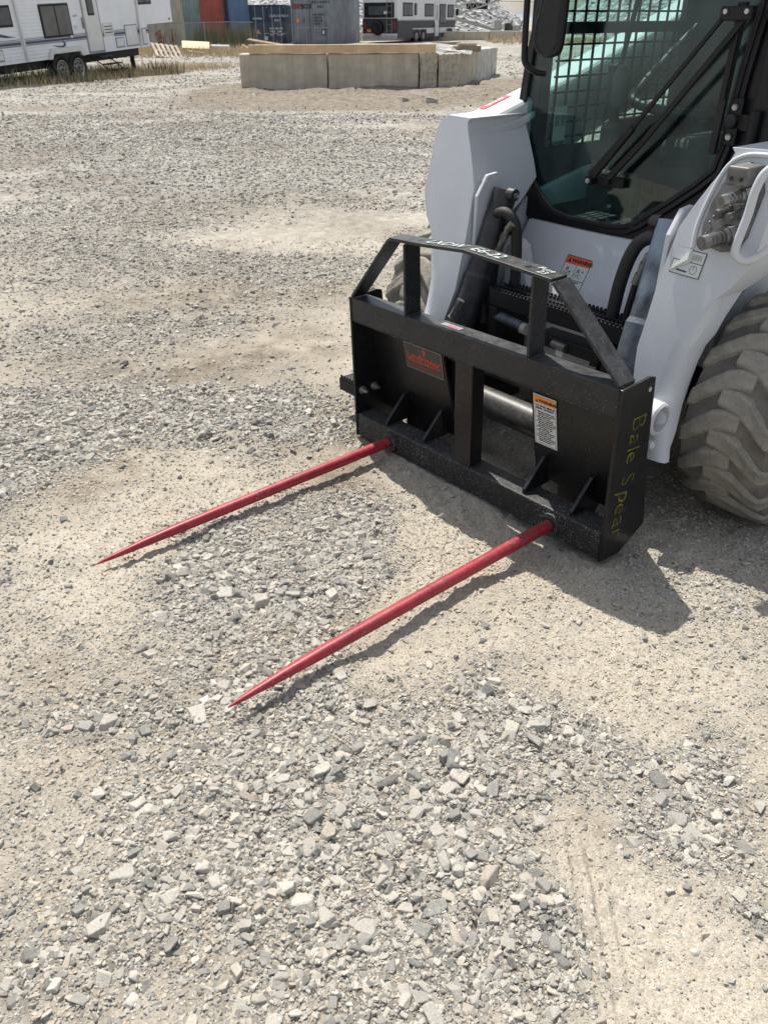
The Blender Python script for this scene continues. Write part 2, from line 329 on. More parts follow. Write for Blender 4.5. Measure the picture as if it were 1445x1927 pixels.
# ---------------------------------------------------------------- ground
def vnoise(x, y, sc, seed):
    x = x*sc+seed*17.13; y = y*sc+seed*5.71; xi = np.floor(x); yi = np.floor(y); fx = x-xi; fy = y-yi
    fx = fx*fx*(3-2*fx); fy = fy*fy*(3-2*fy)
    def h(a, b_):
        q = np.sin(a*127.1+b_*311.7+seed*74.7)*43758.5453; return q-np.floor(q)
    return (h(xi, yi)*(1-fx)+h(xi+1, yi)*fx)*(1-fy)+(h(xi, yi+1)*(1-fx)+h(xi+1, yi+1)*fx)*fy
BLOBS = [(-0.13, 1.04, 0.32, 0.21, 1), (0.0, 0.87, 0.32, 0.14, 1), (-0.32, 1.22, 0.18, 0.17, 0.8), (-0.1, 1.29, 0.16, 0.19, 1), (0.38, 1.25, 0.19, 0.19, 1), (0.75, 1.1, 0.14, 0.16, 0.9), (0.6, 0.74, 0.08, 0.07, 1), (0.61, 0.93, 0.09, 0.1, 0.6), (-0.5, 1.0, 0.21, 0.11, 0.45), (-0.22, 0.87, 0.25, 0.09, 0.8), (0.15, 1.03, 0.13, 0.15, 0.9), (-0.61, 0.75, 0.11, 0.1, 0.4), (-0.4, 0.72, 0.13, 0.07, 0.5), (-0.25, 1.91, 0.19, 0.39, 0.8), (-0.36, 1.98, 0.21, 0.22, 0.7), (-0.07, 2.09, 0.1, 0.36, 0.8), (-0.5, 1.85, 0.15, 0.23, 0.6), (-0.78, 1.32, 0.16, 0.13, 0.5), (-1.05, 3.07, 0.67, 0.27, 1), (-1.28, 2.77, 0.31, 0.18, 1), (-0.59, 2.96, 0.32, 0.23, 0.9), (-0.34, 2.81, 0.25, 0.23, 0.7), (-1.27, 2.47, 0.13, 0.15, 0.6), (-1.41, 3.48, 0.32, 0.26, 0.6), (-0.53, 4.97, 0.43, 0.47, 0.9), (-1.6, 4.12, 0.62, 0.51, 0.6), (-0.9, 4.07, 0.39, 0.34, 0.5), (-1.87, 5.55, 0.9, 0.71, 0.6), (-0.68, 9.66, 1.14, 2.21, 0.7), (-2.59, 10.61, 1.55, 2.61, 0.6), (-0.43, 3.6, 0.23, 0.21, 0.4), (0.26, 0.75, 0.08, 0.05, 0.3),
 (-0.72, 2.36, 0.27, 0.14, -0.8), (-0.6, 3.9, 0.43, 0.28, -0.6), (-0.86, 2.04, 0.3, 0.15, -0.6), (-0.86, 1.66, 0.23, 0.13, -0.5), (0.22, 1.66, 0.36, 0.2, -1), (0.65, 1.41, 0.26, 0.14, -0.8), (0.46, 0.88, 0.11, 0.21, -1), (0.17, 2.27, 0.26, 0.34, -1), (-0.39, 0.89, 0.12, 0.04, -0.5), (-0.63, 0.92, 0.15, 0.07, -0.5), (0.2, 0.68, 0.17, 0.03, -0.5), (-0.14, 2.46, 0.15, 0.15, -0.5), (0.97, 2.15, 0.25, 0.37, -0.3), (-0.74, 1.1, 0.1, 0.08, -0.3), (0.02, 1.61, 0.11, 0.13, -0.3), (-1.21, 6.26, 0.81, 0.44, -0.5), (-0.29, 6.44, 0.49, 0.55, -0.5)]
def gravel(x, y):
    g = np.full_like(x, .17)+.22*(vnoise(x, y, 3.1, 3)-.5)+.34*(vnoise(x, y, .9, 5)-.5)
    wx = x+.22*(vnoise(x, y, 3.3, 8)-.5)+.10*(vnoise(x, y, 9, 18)-.5)+.05*(vnoise(x, y, 24, 28)-.5); wy = y+.22*(vnoise(x, y, 3.3, 9)-.5)+.10*(vnoise(x, y, 9, 19)-.5)+.05*(vnoise(x, y, 24, 29)-.5)
    for cx, cy, rx, ry, w in BLOBS:
        d = ((wx-cx)/rx)**2+((wy-cy)/ry)**2
        g = g+w*(.72 if w > 0 else .42)*np.exp(-d*.9)
    g = g+np.clip((y-3)/6, 0, 1)*.30+.5*(vnoise(x*.35, y, 2.2, 51)-.5)*np.clip((y-2)/3, 0, 1)
    wx = x+.10*(vnoise(x, y, 8, 8)-.5)
    g = g-.5*np.exp(-((wx-(.42+.05*(y-1)))/.12)**2)*np.clip((1.3-y)*2, 0, 1)
    g = g+.45*(vnoise(x*.45+y*.3, y-x*.2, 1.6, 61)-.5)*np.clip((y-2)/2, 0, 1)
    g = np.clip(.38+(g-.38)*1.35, 0, 1)
    g = g*(1-.75*np.exp(-(np.maximum(np.abs(x-.1)-3.0, 0)**2+(np.maximum(np.abs(y-18.2)-1.4, 0))**2)*1.0))
    g = g*np.clip(.45+1.1*vnoise(x, y, 14, 12), .35, 1.4)
    return np.clip(g, 0, 1)
def height(x, y):
    near = 1/(1+np.maximum(y-4, 0)*.15)
    z = .035*(vnoise(x, y, .7, 1)-.5)*np.clip(np.abs(y-1.9)/3, .15, 1)+.018*(vnoise(x, y, 2.6, 2)-.5)
    z = z+.016*(vnoise(x, y, 7, 4)-.5)*np.clip(.3+1.2*vnoise(x, y, 1.1, 14), .3, 1.3)+.009*(vnoise(x, y, 20, 6)-.5)+.008*(vnoise(x, y, 55, 7)-.5)*near+.004*(vnoise(x, y, 120, 10)-.5)*near
    # tyre prints left of the lower right gravel
    tr = np.exp(-((x-(.42+.05*(y-1)))/.09)**4)*np.clip((1.35-y)*2.5, 0, 1)
    z = z+tr*(-.005+.0055*np.sin((x-.05*y+.006*vnoise(x, y, 9, 77))*2*math.pi/.030)*np.clip(vnoise(x, y, 8, 78)*2.4-.5, 0, 1))
    # bank of dirt round the concrete blocks
    d = np.maximum(np.abs(x-.2)-2.9, 0)**2/1.4+np.maximum(np.abs(y-21.0)-2.3, 0)**2/1.6
    z = z+.13*np.exp(-d*.75)*(.7+.6*vnoise(x, y, 1.3, 21))+.05*np.exp(-d*.5)*(vnoise(x, y, 3.0, 22)-.5)
    z = z+.25*(vnoise(x, y, .11, 31)-.5)*np.clip((y-9)/10, 0, 1)*np.clip((46-y)/10, 0, 1)*np.exp(-d*0)*.5
    return z
def hz(x, y): return float(height(np.array([float(x)]), np.array([float(y)]))[0])
ys = [-8, -4, -2, -1, -.4, 0, .3]; y = .5
while y < 4500: ys.append(y); y += max(.0085, min(.0062*y, 1e9)) if y < 40 else y*.06
ys = np.array(ys); u = np.linspace(-1, 1, 441)
outer = np.array([1.05, 1.15, 1.3, 1.6, 2.2, 3.5, 6, 12]); us = np.concatenate([-outer[::-1], u, outer])
Yg, Ug = np.meshgrid(ys, us, indexing='ij'); Xg = Ug*(np.abs(Yg)*.47+.42)+.0*Yg
Zg = height(Xg, Yg); Zg[Yg > 70] = 0
gr = gravel(Xg, Yg)
nr, nc = Xg.shape
idx = np.arange(nr*nc).reshape(nr, nc)
fa = np.stack([idx[:-1, :-1], idx[:-1, 1:], idx[1:, 1:], idx[1:, :-1]], -1).reshape(-1, 4)
me = bpy.data.meshes.new('ground'); me.vertices.add(nr*nc); me.vertices.foreach_set('co', np.stack([Xg, Yg, Zg], -1).ravel().astype(np.float32))
me.loops.add(fa.size); me.loops.foreach_set('vertex_index', fa.ravel().astype(np.int32))
me.polygons.add(len(fa)); me.polygons.foreach_set('loop_start', np.arange(0, fa.size, 4, dtype=np.int32)); me.polygons.foreach_set('loop_total', np.full(len(fa), 4, dtype=np.int32))
me.update(calc_edges=True); me.polygons.foreach_set('use_smooth', np.ones(len(fa), dtype=bool))
A = me.attributes.new('gravel', 'FLOAT', 'POINT'); A.data.foreach_set('value', gr.ravel().astype(np.float32))
soil = 1.1*np.exp(-(np.maximum(np.abs(Xg-.1)-3.0, 0)**2+(np.maximum(np.abs(Yg-18.2)-1.6, 0))**2)*.8)*np.clip(.45+vnoise(Xg, Yg, 1.1, 40), .3, 1)
soil += .55*np.clip(vnoise(Xg, Yg, .8, 41)*2.2-1.15, 0, 1)*np.clip((Yg-2)/3, 0, 1)
soil += .35*np.clip(vnoise(Xg, Yg, 2.3, 42)*2.2-1.2, 0, 1)
for cx_, cy_2, rx_, ry_, w_ in [(-0.26, 2.91, 0.23, 0.3, 0.8), (-0.43, 3.84, 0.35, 0.38, 0.6), (-0.96, 3.48, 0.39, 0.26, 0.5), (-0.15, 2.39, 0.11, 0.22, 0.7), (-0.31, 1.55, 0.15, 0.12, 0.5), (-0.99, 2.47, 0.3, 0.19, 0.5), (-0.83, 1.42, 0.12, 0.11, 0.35), (-0.34, 1.13, 0.14, 0.08, 0.3), (0.34, 1.76, 0.15, 0.1, 0.25), (0.47, 1.1, 0.07, 0.07, 0.35), (-0.5, 4.62, 0.47, 0.31, 0.5), (-1.47, 4.63, 0.56, 0.26, 0.5), (-0.12, 1.65, 0.09, 0.13, 0.4), (-0.03, 1.21, 0.23, 0.29, 0.25)]:
    wx_ = Xg+.2*(vnoise(Xg, Yg, 4, 71)-.5); wy_ = Yg+.2*(vnoise(Xg, Yg, 4, 72)-.5)
    soil += w_*np.exp(-(((wx_-cx_)/rx_)**2+((wy_-cy_2)/ry_)**2))*np.clip(.2+1.5*vnoise(Xg, Yg, 11, 73), 0, 1.3)
A = me.attributes.new('soil', 'FLOAT', 'POINT'); A.data.foreach_set('value', np.clip(soil, 0, .85).ravel().astype(np.float32))
me.materials.append(groundm); ground = bpy.data.objects.new('ground', me); C.objects.link(ground); ground['kind'] = 'structure'

# stones: a few angular shapes
def stone_mesh(name, seed, flat):
    r = random.Random(seed); bm = bmesh.new()
    for sx in (-1, 1):
        for sy in (-1, 1):
            for sz in (-1, 1):
                bm.verts.new((sx*r.uniform(.18, .56), sy*r.uniform(.10, .44), sz*flat*r.uniform(.45, 1.05)))
    for k in range(5):
        a_ = r.uniform(0, 6.28); bm.verts.new((math.cos(a_)*r.uniform(.52, .66), math.sin(a_)*r.uniform(.38, .5), flat*r.uniform(-.8, .8)))
    bmesh.ops.convex_hull(bm, input=bm.verts); bmesh.ops.delete(bm, geom=[v_ for v_ in bm.verts if not v_.link_faces], context='VERTS')
    bmesh.ops.dissolve_limit(bm, angle_limit=.25, verts=bm.verts, edges=bm.edges)
    bmesh.ops.bevel(bm, geom=list(bm.edges), offset=.035 if seed % 3 else .07, segments=1, affect='EDGES', clamp_overlap=True)
    bmesh.ops.triangulate(bm, faces=[f for f in bm.faces if len(f.verts) > 4])
    me_ = bpy.data.meshes.new(name); bm.to_mesh(me_); bm.free(); me_.materials.append(stonem); return me_
SM = [stone_mesh('stone', 100+k, .17+.04*(k % 5)) for k in range(20)]
# kept out of the footprint of things standing on the ground
yaw = -.8796; T = Vector((-.1, 2.788, 0)); cy_, sy_ = math.cos(yaw), math.sin(yaw)
def toL(x, y): dx, dy = x-T.x, y-T.y; return cy_*dx+sy_*dy, -sy_*dx+cy_*dy
def blocked(x, y):
    lx, ly = toL(x, y)
    b_ = (lx > -.03) & (lx < 1.17) & (ly > -.02) & (ly < .16)
    b_ |= (lx > 1.1) & (lx < 1.4) & (ly > .55) & (ly < .85)
    b_ |= (lx > -.3) & (lx < .02) & (ly > .55) & (ly < .85)
    b_ |= (np.abs(x-.2) < 3.0) & (y > 18.75) & (y < 26)
    return b_
def scatter(n, y0, y1, smin, smax, power, thr, gain):
    """candidate points, kept where the gravel is thick"""
    yy = np.sqrt(rng.uniform(y0**2, y1**2, n)); xx = rng.uniform(-1, 1, n)*(np.hypot(yy, 1.386)*.47+.08)
    keep = rng.uniform(0, 1, n) < np.clip((gravel(xx, yy)-thr)*gain, 0.0, 1); xx = xx[keep]; yy = yy[keep]
    keep = ~blocked(xx, yy); xx = xx[keep]; yy = yy[keep]
    sz = smin*(1-rng.uniform(0, 1, len(xx))*(1-(smin/smax)**power))**(-1/power)
    return xx, yy, sz
lay = [scatter(190000, .50, 2.6, .0045, .014, 2.0, -.02, 1.1), scatter(95000, .50, 3.3, .009, .022, 2.0, .24, 1.5), scatter(17000, .50, 3.3, .018, .040, 2.4, .30, 1.3), scatter(1700, .50, 3.3, .034, .060, 2.6, .42, 1.3), scatter(16000, .50, 3.3, .009, .034, 2.0, -.25, .45),
       scatter(105000, 2.5, 7.5, .010, .042, 2.3, .05, 1.0), scatter(75000, 6.5, 15, .018, .060, 2.6, .06, .85), scatter(55000, 11, 24, .028, .075, 2.8, .08, .7), scatter(40000, 20, 42, .04, .11, 3.0, .10, .6)]
X = np.concatenate([a[0] for a in lay]); Yy = np.concatenate([a[1] for a in lay]); SZ = np.concatenate([a[2] for a in lay])
Z = height(X, Yy)
# the largest in view become single stones of the ground
app = SZ/np.hypot(Yy, 1.386); order = np.argsort(-app); big = order[:300]; rest = order[300:]
def placez(i): return Z[i]+SZ[i]*.10
for k, i in enumerate(big):
    o = bpy.data.objects.new('stone', SM[k % 20]); C.objects.link(o); o.parent = ground
    o.location = (X[i], Yy[i], Z[i]+SZ[i]*random.uniform(-.04, .10)); o.scale = (SZ[i]*random.uniform(.8, 1), SZ[i]*random.uniform(.7, 1.05), SZ[i]*random.uniform(.6, 1.05))
    o.rotation_euler = (random.gauss(0, .22), random.gauss(0, .22), random.uniform(0, 6.28))
def instancer(name, X, Yy, Zz, SZ, meshes, tilt=.42):
    n = len(X); me = bpy.data.meshes.new(name); me.vertices.add(n); me.vertices.foreach_set('co', np.stack([X, Yy, Zz], -1).ravel().astype(np.float32))
    rot = np.stack([rng.normal(0, tilt, n), rng.normal(0, tilt, n), rng.uniform(0, 6.283, n)], -1)
    scl = np.stack([SZ*rng.uniform(.75, 1.05, n), SZ*rng.uniform(.7, 1.05, n), SZ*rng.uniform(.6, 1.2, n)], -1)
    a = me.attributes.new('rot', 'FLOAT_VECTOR', 'POINT'); a.data.foreach_set('vector', rot.ravel().astype(np.float32))
    a = me.attributes.new('scl', 'FLOAT_VECTOR', 'POINT'); a.data.foreach_set('vector', scl.ravel().astype(np.float32))
    a = me.attributes.new('pick', 'INT', 'POINT'); a.data.foreach_set('value', rng.integers(0, len(meshes), n).astype(np.int32))
    o = bpy.data.objects.new(name, me); C.objects.link(o)
    col = bpy.data.collections.new(name+'_shapes')
    for k, m_ in enumerate(meshes): col.objects.link(bpy.data.objects.new('shape', m_))
    g = bpy.data.node_groups.new(name, 'GeometryNodeTree')
    g.interface.new_socket('Geometry', in_out='INPUT', socket_type='NodeSocketGeometry'); g.interface.new_socket('Geometry', in_out='OUTPUT', socket_type='NodeSocketGeometry')
    gi = g.nodes.new('NodeGroupInput'); go = g.nodes.new('NodeGroupOutput')
    mp_ = g.nodes.new('GeometryNodeMeshToPoints'); ip = g.nodes.new('GeometryNodeInstanceOnPoints'); ci = g.nodes.new('GeometryNodeCollectionInfo')
    ci.inputs[0].default_value = col; ci.inputs[1].default_value = True; ci.inputs[2].default_value = True
    def at_(nm, ty):
        q = g.nodes.new('GeometryNodeInputNamedAttribute'); q.data_type = ty; q.inputs[0].default_value = nm; return q.outputs[0]
    g.links.new(gi.outputs[0], mp_.inputs[0]); g.links.new(mp_.outputs[0], ip.inputs['Points']); g.links.new(ci.outputs[0], ip.inputs['Instance'])
    ip.inputs['Pick Instance'].default_value = True
    g.links.new(at_('pick', 'INT'), ip.inputs['Instance Index']); g.links.new(at_('rot', 'FLOAT_VECTOR'), ip.inputs['Rotation']); g.links.new(at_('scl', 'FLOAT_VECTOR'), ip.inputs['Scale'])
    g.links.new(ip.outputs[0], go.inputs[0]); md = o.modifiers.new('scatter', 'NODES'); md.node_group = g; return o
gv = instancer('gravel', X[rest], Yy[rest], Z[rest]+SZ[rest]*rng.uniform(-.10, .12, len(rest)), SZ[rest], SM)
def clods(n, y0, y1, s0, s1):
    yy = np.sqrt(rng.uniform(y0**2, y1**2, n)); xx = rng.uniform(-1, 1, n)*(np.hypot(yy, 1.386)*.47+.08)
    k = (rng.uniform(0, 1, n) < np.clip(.15+1.3*vnoise(xx, yy, 5, 90)*vnoise(xx, yy, 1.3, 91), 0, 1)) & ~blocked(xx, yy); xx, yy = xx[k], yy[k]
    return xx, yy, s0*(1-rng.uniform(0, 1, len(xx))*(1-(s0/s1)**2.4))**(-1/2.4)
cl = [clods(90000, .5, 2.8, .005, .022), clods(26000, 2.8, 6, .011, .032)]
CX, CY, CS = (np.concatenate([c_[i] for c_ in cl]) for i in range(3))
CM = []
for m_ in SM[:8]: q_ = m_.copy(); q_.name = 'clod'; q_.materials[0] = clodm; CM.append(q_)
tag(instancer('dirt_clods', CX, CY, height(CX, CY)-CS*rng.uniform(.0, .12, len(CS)), CS, CM), 'crumbs and small clods of dry beige dirt between the gravel', 'dirt', kind='stuff')
tag(gv, 'loose grey crushed gravel scattered over the dusty yard', 'gravel', kind='stuff')

# ---------------------------------------------------------------- far setting
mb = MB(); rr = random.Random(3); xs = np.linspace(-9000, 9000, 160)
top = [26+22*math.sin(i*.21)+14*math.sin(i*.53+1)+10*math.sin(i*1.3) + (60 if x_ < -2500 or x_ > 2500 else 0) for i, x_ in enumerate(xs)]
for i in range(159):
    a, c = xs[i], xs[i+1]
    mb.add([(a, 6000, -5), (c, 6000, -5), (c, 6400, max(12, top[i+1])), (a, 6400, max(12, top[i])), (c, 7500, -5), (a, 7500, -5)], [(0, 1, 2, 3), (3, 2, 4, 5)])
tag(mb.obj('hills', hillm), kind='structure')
def heap(name, cx, cy, R, H, seed):
    n, m_ = 150, 60; vs = [(cx, cy, H)]; fs = []
    for j in range(1, m_+1):
        t_ = j/m_
        for i in range(n):
            w = 2*math.pi*i/n; r_ = R*t_*(1+.03*math.sin(w*5+seed)+.02*math.sin(w*11))
            x_ = cx+r_*math.cos(w); y_ = cy+r_*math.sin(w)
            z_ = H*(1-t_)+.55*(vnoise(np.array([x_]), np.array([y_]), .9, seed)[0]-.5)+.35*(vnoise(np.array([x_]), np.array([y_]), 2.4, seed+1)[0]-.5)
            vs.append((x_, y_, z_ if j < m_ else -.3))
    for i in range(n): fs.append((0, 1+i, 1+(i+1) % n))
    for j in range(m_-1):
        for i in range(n): fs.append((1+j*n+i, 1+(j+1)*n+i, 1+(j+1)*n+(i+1) % n, 1+j*n+(i+1) % n))
    o = MB().add(vs, fs).obj(name, heapm); o['kind'] = 'structure'; return o
heap('gravel_hill', -.5, 92, 15.6, 11.2, 5); heap('gravel_hill', 34, 92, 17.5, 12, 9); heap('gravel_hill', -34, 95, 22, 13, 13)

# low wall of concrete blocks far behind
wl = thing('concrete_wall', 'low grey concrete block wall in front of the far gravel hill', 'wall', (-3.2, 66.5, 0), math.radians(1.5))
x_ = 0
for k in range(9):
    w_ = 1.83; MB().box((x_, 0, -.1), (x_+w_-.03, .6, .56-.01*(k % 3))).obj('block', concrete, wl, .03); x_ += w_

# ---------------------------------------------------------------- block enclosure with timber
def blk(nm, p, rz, l, w, h, mat, label, bev=.035):
    m_ = MB().box((0, 0, 0), (l, w, h)); o = m_.obj('concrete_block', mat, None, bev, 0, 3)
    o.location = p; o.rotation_euler = (0, 0, rz); bm = bmesh.new(); bm.from_mesh(o.data)
    bmesh.ops.subdivide_edges(bm, edges=bm.edges, cuts=9, use_grid_fill=True); r_ = random.Random(nm)
    for v_ in bm.verts:
        q = v_.co; e = 1 if (min(q.x, l-q.x) < .01)+(min(q.y, w-q.y) < .01)+(min(q.z, h-q.z) < .01) >= 2 else .25
        v_.co += Vector((r_.uniform(-1, 1), r_.uniform(-1, 1), r_.uniform(-1, 1)))*.012*e
    bm.to_mesh(o.data); bm.free()
    return tag(o, label, 'concrete block', 'concrete blocks of the yard enclosure')
B0 = .02
blk(1, (-2.96, 18.98, B0), math.radians(.3), 1.82, .62, .745, concrete, 'stained grey concrete block at the left end under the long timber')
blk(2, (-1.12, 19.0, B0), 0, 1.90, .62, .745, concrete, 'clean buff concrete block in the middle under the long timber')
blk(3, (.805, 18.92, B0), 0, .355, 1.2, .745, aggcon, 'rounded rough-faced concrete block at the right end of the timber', .09)
blk(4, (1.185, 18.88, B0), math.radians(-2), .40, .75, .74, aggcon, 'rounded rough-faced corner block just right of the timber end', .09)
blk(5, (1.60, 19.15, B0), math.radians(73), 2.05, .55, .735, concrete, 'grey concrete block of the receding side, with two wood offcuts on top')
blk(6, (2.22, 21.2, B0), math.radians(70.5), 2.15, .55, .735, palecon, 'pale streaked concrete block at the far right end of the enclosure')
blk(7, (-2.2, 21.6, B0), math.radians(90), 1.9, .6, .70, concrete, 'concrete block at the back left of the enclosure, mostly hidden')
fill = MB(); nn = 26
gx = np.linspace(-2.3, 1.9, nn); gy = np.linspace(19.4, 22.4, 16)
vs = [(a+(b_-19.4)*.18, b_, B0+.60+.28*math.exp(-((a-1.0)**2+(b_-20.2)**2)/.8)+.12*vnoise(np.array([a]), np.array([b_]), 3, 4)[0]+(.18*math.exp(-((a-1.7)**2+(b_-22.0)**2)/.3))) for b_ in gy for a in gx]
fs = [(j*nn+i, j*nn+i+1, (j+1)*nn+i+1, (j+1)*nn+i) for j in range(15) for i in range(nn-1)]
fo = fill.add(vs, fs).obj('gravel_fill', heapm, None, 0, 180); tag(fo, 'crushed stone filling the concrete block enclosure', 'gravel', kind='stuff')
tb = MB().box((0, 0, 0), (3.86, .14, .155)).obj('timber_beam', wood, None, .008); tb.location = (-2.74, 18.93, B0+.752); tb.rotation_euler = (0, 0, math.radians(.6))
tag(tb, 'long pale sawn timber lying along the top of the concrete blocks', 'timber')
t2 = MB().box((0, 0, 0), (.10, 1.2, .03)).obj('wood_plank', oldwood, None, .004); t2.location = (-1.95, 19.2, B0+.84); t2.rotation_euler = (.1, -.2, .9)
tag(t2, 'thin weathered plank sticking up behind the long timber', 'plank')
for nm_, p_, r_, d_, mt_, lb in [('wood_offcut', (1.62, 19.75, B0+.735), .25, (.55, .26, .11), oldwood, 'dark weathered timber offcut on the receding block'),
                                ('wood_offcut', (1.66, 19.80, B0+.848), .12, (.40, .2, .05), palletm, 'short light board lying on the dark offcut'),
                                ('wood_offcut', (1.12, 20.3, B0+.86), -.1, (.62, .18, .05), oldwood, 'flat grey board on the gravel behind the corner block')]:
    o = MB().box((0, 0, 0), d_).obj(nm_, mt_, None, .005); o.location = p_; o.rotation_euler = (0, 0, r_); tag(o, lb, 'offcut', 'wood offcuts on the enclosure')
for p_, s_, lb in [((.93, 16.6, hz(.93, 16.6)+.04), .23, 'pale rock lying in front of the rough end block'), ((.45, 17.0, hz(.45, 17)+.03), .13, 'small grey rock left of the pale rock by the blocks')]:
    o = bpy.data.objects.new('rock', SM[4].copy()); o.data.materials[0] = rockmat; C.objects.link(o); o.location = p_; o.scale = (s_, s_, s_); o.rotation_euler = (.1, .1, .5); tag(o, lb, 'rock')

# ---------------------------------------------------------------- shipping containers
def container(label, p, rz, mat, L_=6.06, face='doors', W_=2.44, H_=2.59, frame=None):
    t_ = thing('shipping_container', label, 'shipping container', p, rz, 'shipping containers behind the yard')
    # local: front face y=0 looking -y, body back to +L
    fr = MB()
    for x0 in (0, W_-.1): fr.box((x0, -.02, 0), (x0+.1, .1, H_)); fr.box((x0, L_-.1, 0), (x0+.1, L_, H_))
    fr.box((.1, -.01, H_-.1), (W_-.1, .09, H_-.002)); fr.box((.1, -.01, 0), (W_-.1, .09, .14))
    for x0 in (.004, W_-.084): fr.box((x0, .1, H_-.08), (x0+.08, L_-.1, H_)); fr.box((x0, .1, 0), (x0+.08, L_-.1, .15))
    fr.obj('frame', frame or mat, t_)
    def corr(a, b_, pitch=.26, dep=.04):
        out = []; n = max(1, int(round((b_-a)/pitch))); s_ = (b_-a)/n
        for k in range(n):
            for f_, d_ in ((0, 0), (.28, 0), (.5, dep), (.78, dep)): out.append((a+(k+f_)*s_, d_))
        out.append((b_, 0)); return out
    for nm_, xx in (('left_wall', .03), ('right_wall', W_-.03)):
        c = corr(.1, L_-.1); sg = 1 if xx < 1 else -1; mb = MB()
        mb.loft([[(xx+sg*d_, y_, .15) for y_, d_ in c], [(xx+sg*d_, y_, H_-.08) for y_, d_ in c]], caps=False, closed=False); mb.obj('side_wall', mat, t_)
    MB().box((.0, .09, H_-.06), (W_, L_-.09, H_-.03)).obj('roof', mat, t_)
    MB().box((.1, L_-.09, .1), (W_-.1, L_-.05, H_-.1)).obj('back_wall', mat, t_)
    MB().box((.1, .1, .1), (W_-.1, L_-.1, .15)).obj('floor', mat, t_)
    if face == 'doors':
        for k in (0, 1):
            x0 = .11+k*(W_/2-.1); x1 = x0+W_/2-.125
            d_ = MB(); d_.box((x0, .03, .15), (x1, .06, H_-.11))
            for j in range(5): zc = .30+j*.47; d_.box((x0+.06, .012, zc), (x1-.06, .03, zc+.30)) if j % 1 == 0 else None
            dd = d_.obj('door', mat, t_, .01)
            for q in (.28, .78):
                xb = x0+(x1-x0)*q; MB().cyl((xb, -.02, .1), (xb, -.02, H_-.08), .02, n=8).obj('locking_bar', frame or plastic_gray, dd)
                MB().box((xb-.02, -.05, 1.0), (xb+.32, -.03, 1.04)).obj('handle', plastic_gray, dd)
    else:
        c = corr(.1, W_-.1, .27, .05); MB().loft([[(x_, .01+d_, .14) for x_, d_ in c], [(x_, .01+d_, H_-.1) for x_, d_ in c]], caps=False, closed=False).obj('front_wall', mat, t_)
    return t_
aR = math.radians(70)
def rowp(l): return (-10.95+math.cos(aR)*l, 50+math.sin(aR)*l, -.05)
# rust-brown, teal, red, brown, blue row seen end on
container('rust brown container mostly hidden between the trailer nose and the teal one', rowp(-2.5), aR, M['rustbox'], face='c')
container('weathered teal-grey corrugated container right of the trailer nose', rowp(0), aR, M['teal'], face='c')
container('red corrugated container between the teal one and the brown one', rowp(2.5), aR, M['redbox'], face='c')
container('narrow strip of dark brown container between red and light blue ones', (rowp(4.97)[0]-.2, rowp(4.97)[1]+.1, -.05), aR, M['brownbox'], face='c', W_=.72)
container('faded light blue corrugated container behind the fence end', rowp(5.72), aR, M['bluebox'], face='c')
container('cream container with doors seen below the trailer overhang', (-13.0, 47, -.05), 0, M['creambox'], L_=3.0)
navyc = container('dark navy container with closed doors and white lettering', (-8.48, 60, -.45), 0, M['navybox'], W_=2.35)
tz = 1.65
for s_, x_, z_, h_ in [('CRXU 817032 4', 1.32, 1.92, .15), ('42G1', 1.6, 1.68, .15), ('crowley', .25, 1.80, .15), ('MAX.GR.', 1.28, 1.25, .12), ('30,480', 1.75, 1.25, .12), ('TARE', 1.28, 1.08, .12), ('3,880', 1.75, 1.08, .12), ('NET', 1.28, .91, .12), ('26,600', 1.75, .91, .12)]:
    text(s_, h_*1.2, (x_, -.045, z_), (1, 0, 0), (0, 0, 1), decalwhite, navyc, thick=.004)
MB().prism([(.42, 1.05), (.66, 1.05), (.54, 1.28)], 'y', -.05, -.045).obj('hazard_triangle', amber, navyc)
MB().cyl((1.02, -.05, .75), (1.02, -.045, .75), .13).obj('round_sticker', decalwhite, navyc)
greyc = container('large grey container with doors and DRYBOX lettering', (-5.58, 58, -.12), math.radians(-17), M['greybox'])
text('DRY', .34, (.16, -.05, 2.02), (1, 0, 0), (0, 0, 1), lamp_red, greyc, thick=.01); text('BOX', .34, (.70, -.05, 2.02), (1, 0, 0), (0, 0, 1), ink, greyc, thick=.01)
for s_, x_, z_, h_ in [('UACU 400779 8', 1.36, 2.28, .15), ('45G1', 1.75, 2.05, .15), ('MAX GROSS', 1.45, 1.66, .11), ('32,500 KG', 1.45, 1.50, .11), ('TARE 3,900', 1.45, 1.34, .11), ('CU.CAP', 1.45, 1.18, .11)]:
    text(s_, h_*1.2, (x_, -.045, z_), (1, 0, 0), (0, 0, 1), ink, greyc, thick=.003)
quad('orange_sticker', (.36, -.045, 1.30), (1, 0, 0), (0, 0, 1), .17, .2, amber, greyc); quad('blue_sticker', (.78, -.045, 1.30), (1, 0, 0), (0, 0, 1), .14, .18, M['bluebox'], greyc)
quad('blue_placard', (1.98, -.045, .62), (1, 0, 0), (0, 0, 1), .28, .3, navy, greyc); quad('placard_panel', (2.04, -.047, .68), (1, 0, 0), (0, 0, 1), .14, .18, decalwhite, greyc)
sf = thing('steel_frame', 'cream steel post and cross beam left of the navy container', 'steel frame', (-9.15, 58.5, -.2))
MB().box((.38, 0, 0), (.62, .2, 2.35)).obj('post', M['creambox'], sf, .01); MB().box((-2.2, 0, 2.15), (.379, .2, 2.34)).obj('beam', M['creambox'], sf, .01); MB().box((-2.2, 0, 0), (-2.0, .2, 2.149)).obj('post', M['creambox'], sf, .01)

# ---------------------------------------------------------------- motorhome
mh = thing('motorhome', 'white and charcoal coach motorhome parked facing away behind the blocks', 'motorhome', (1.05, 60, -.02), math.pi/2-math.radians(27))
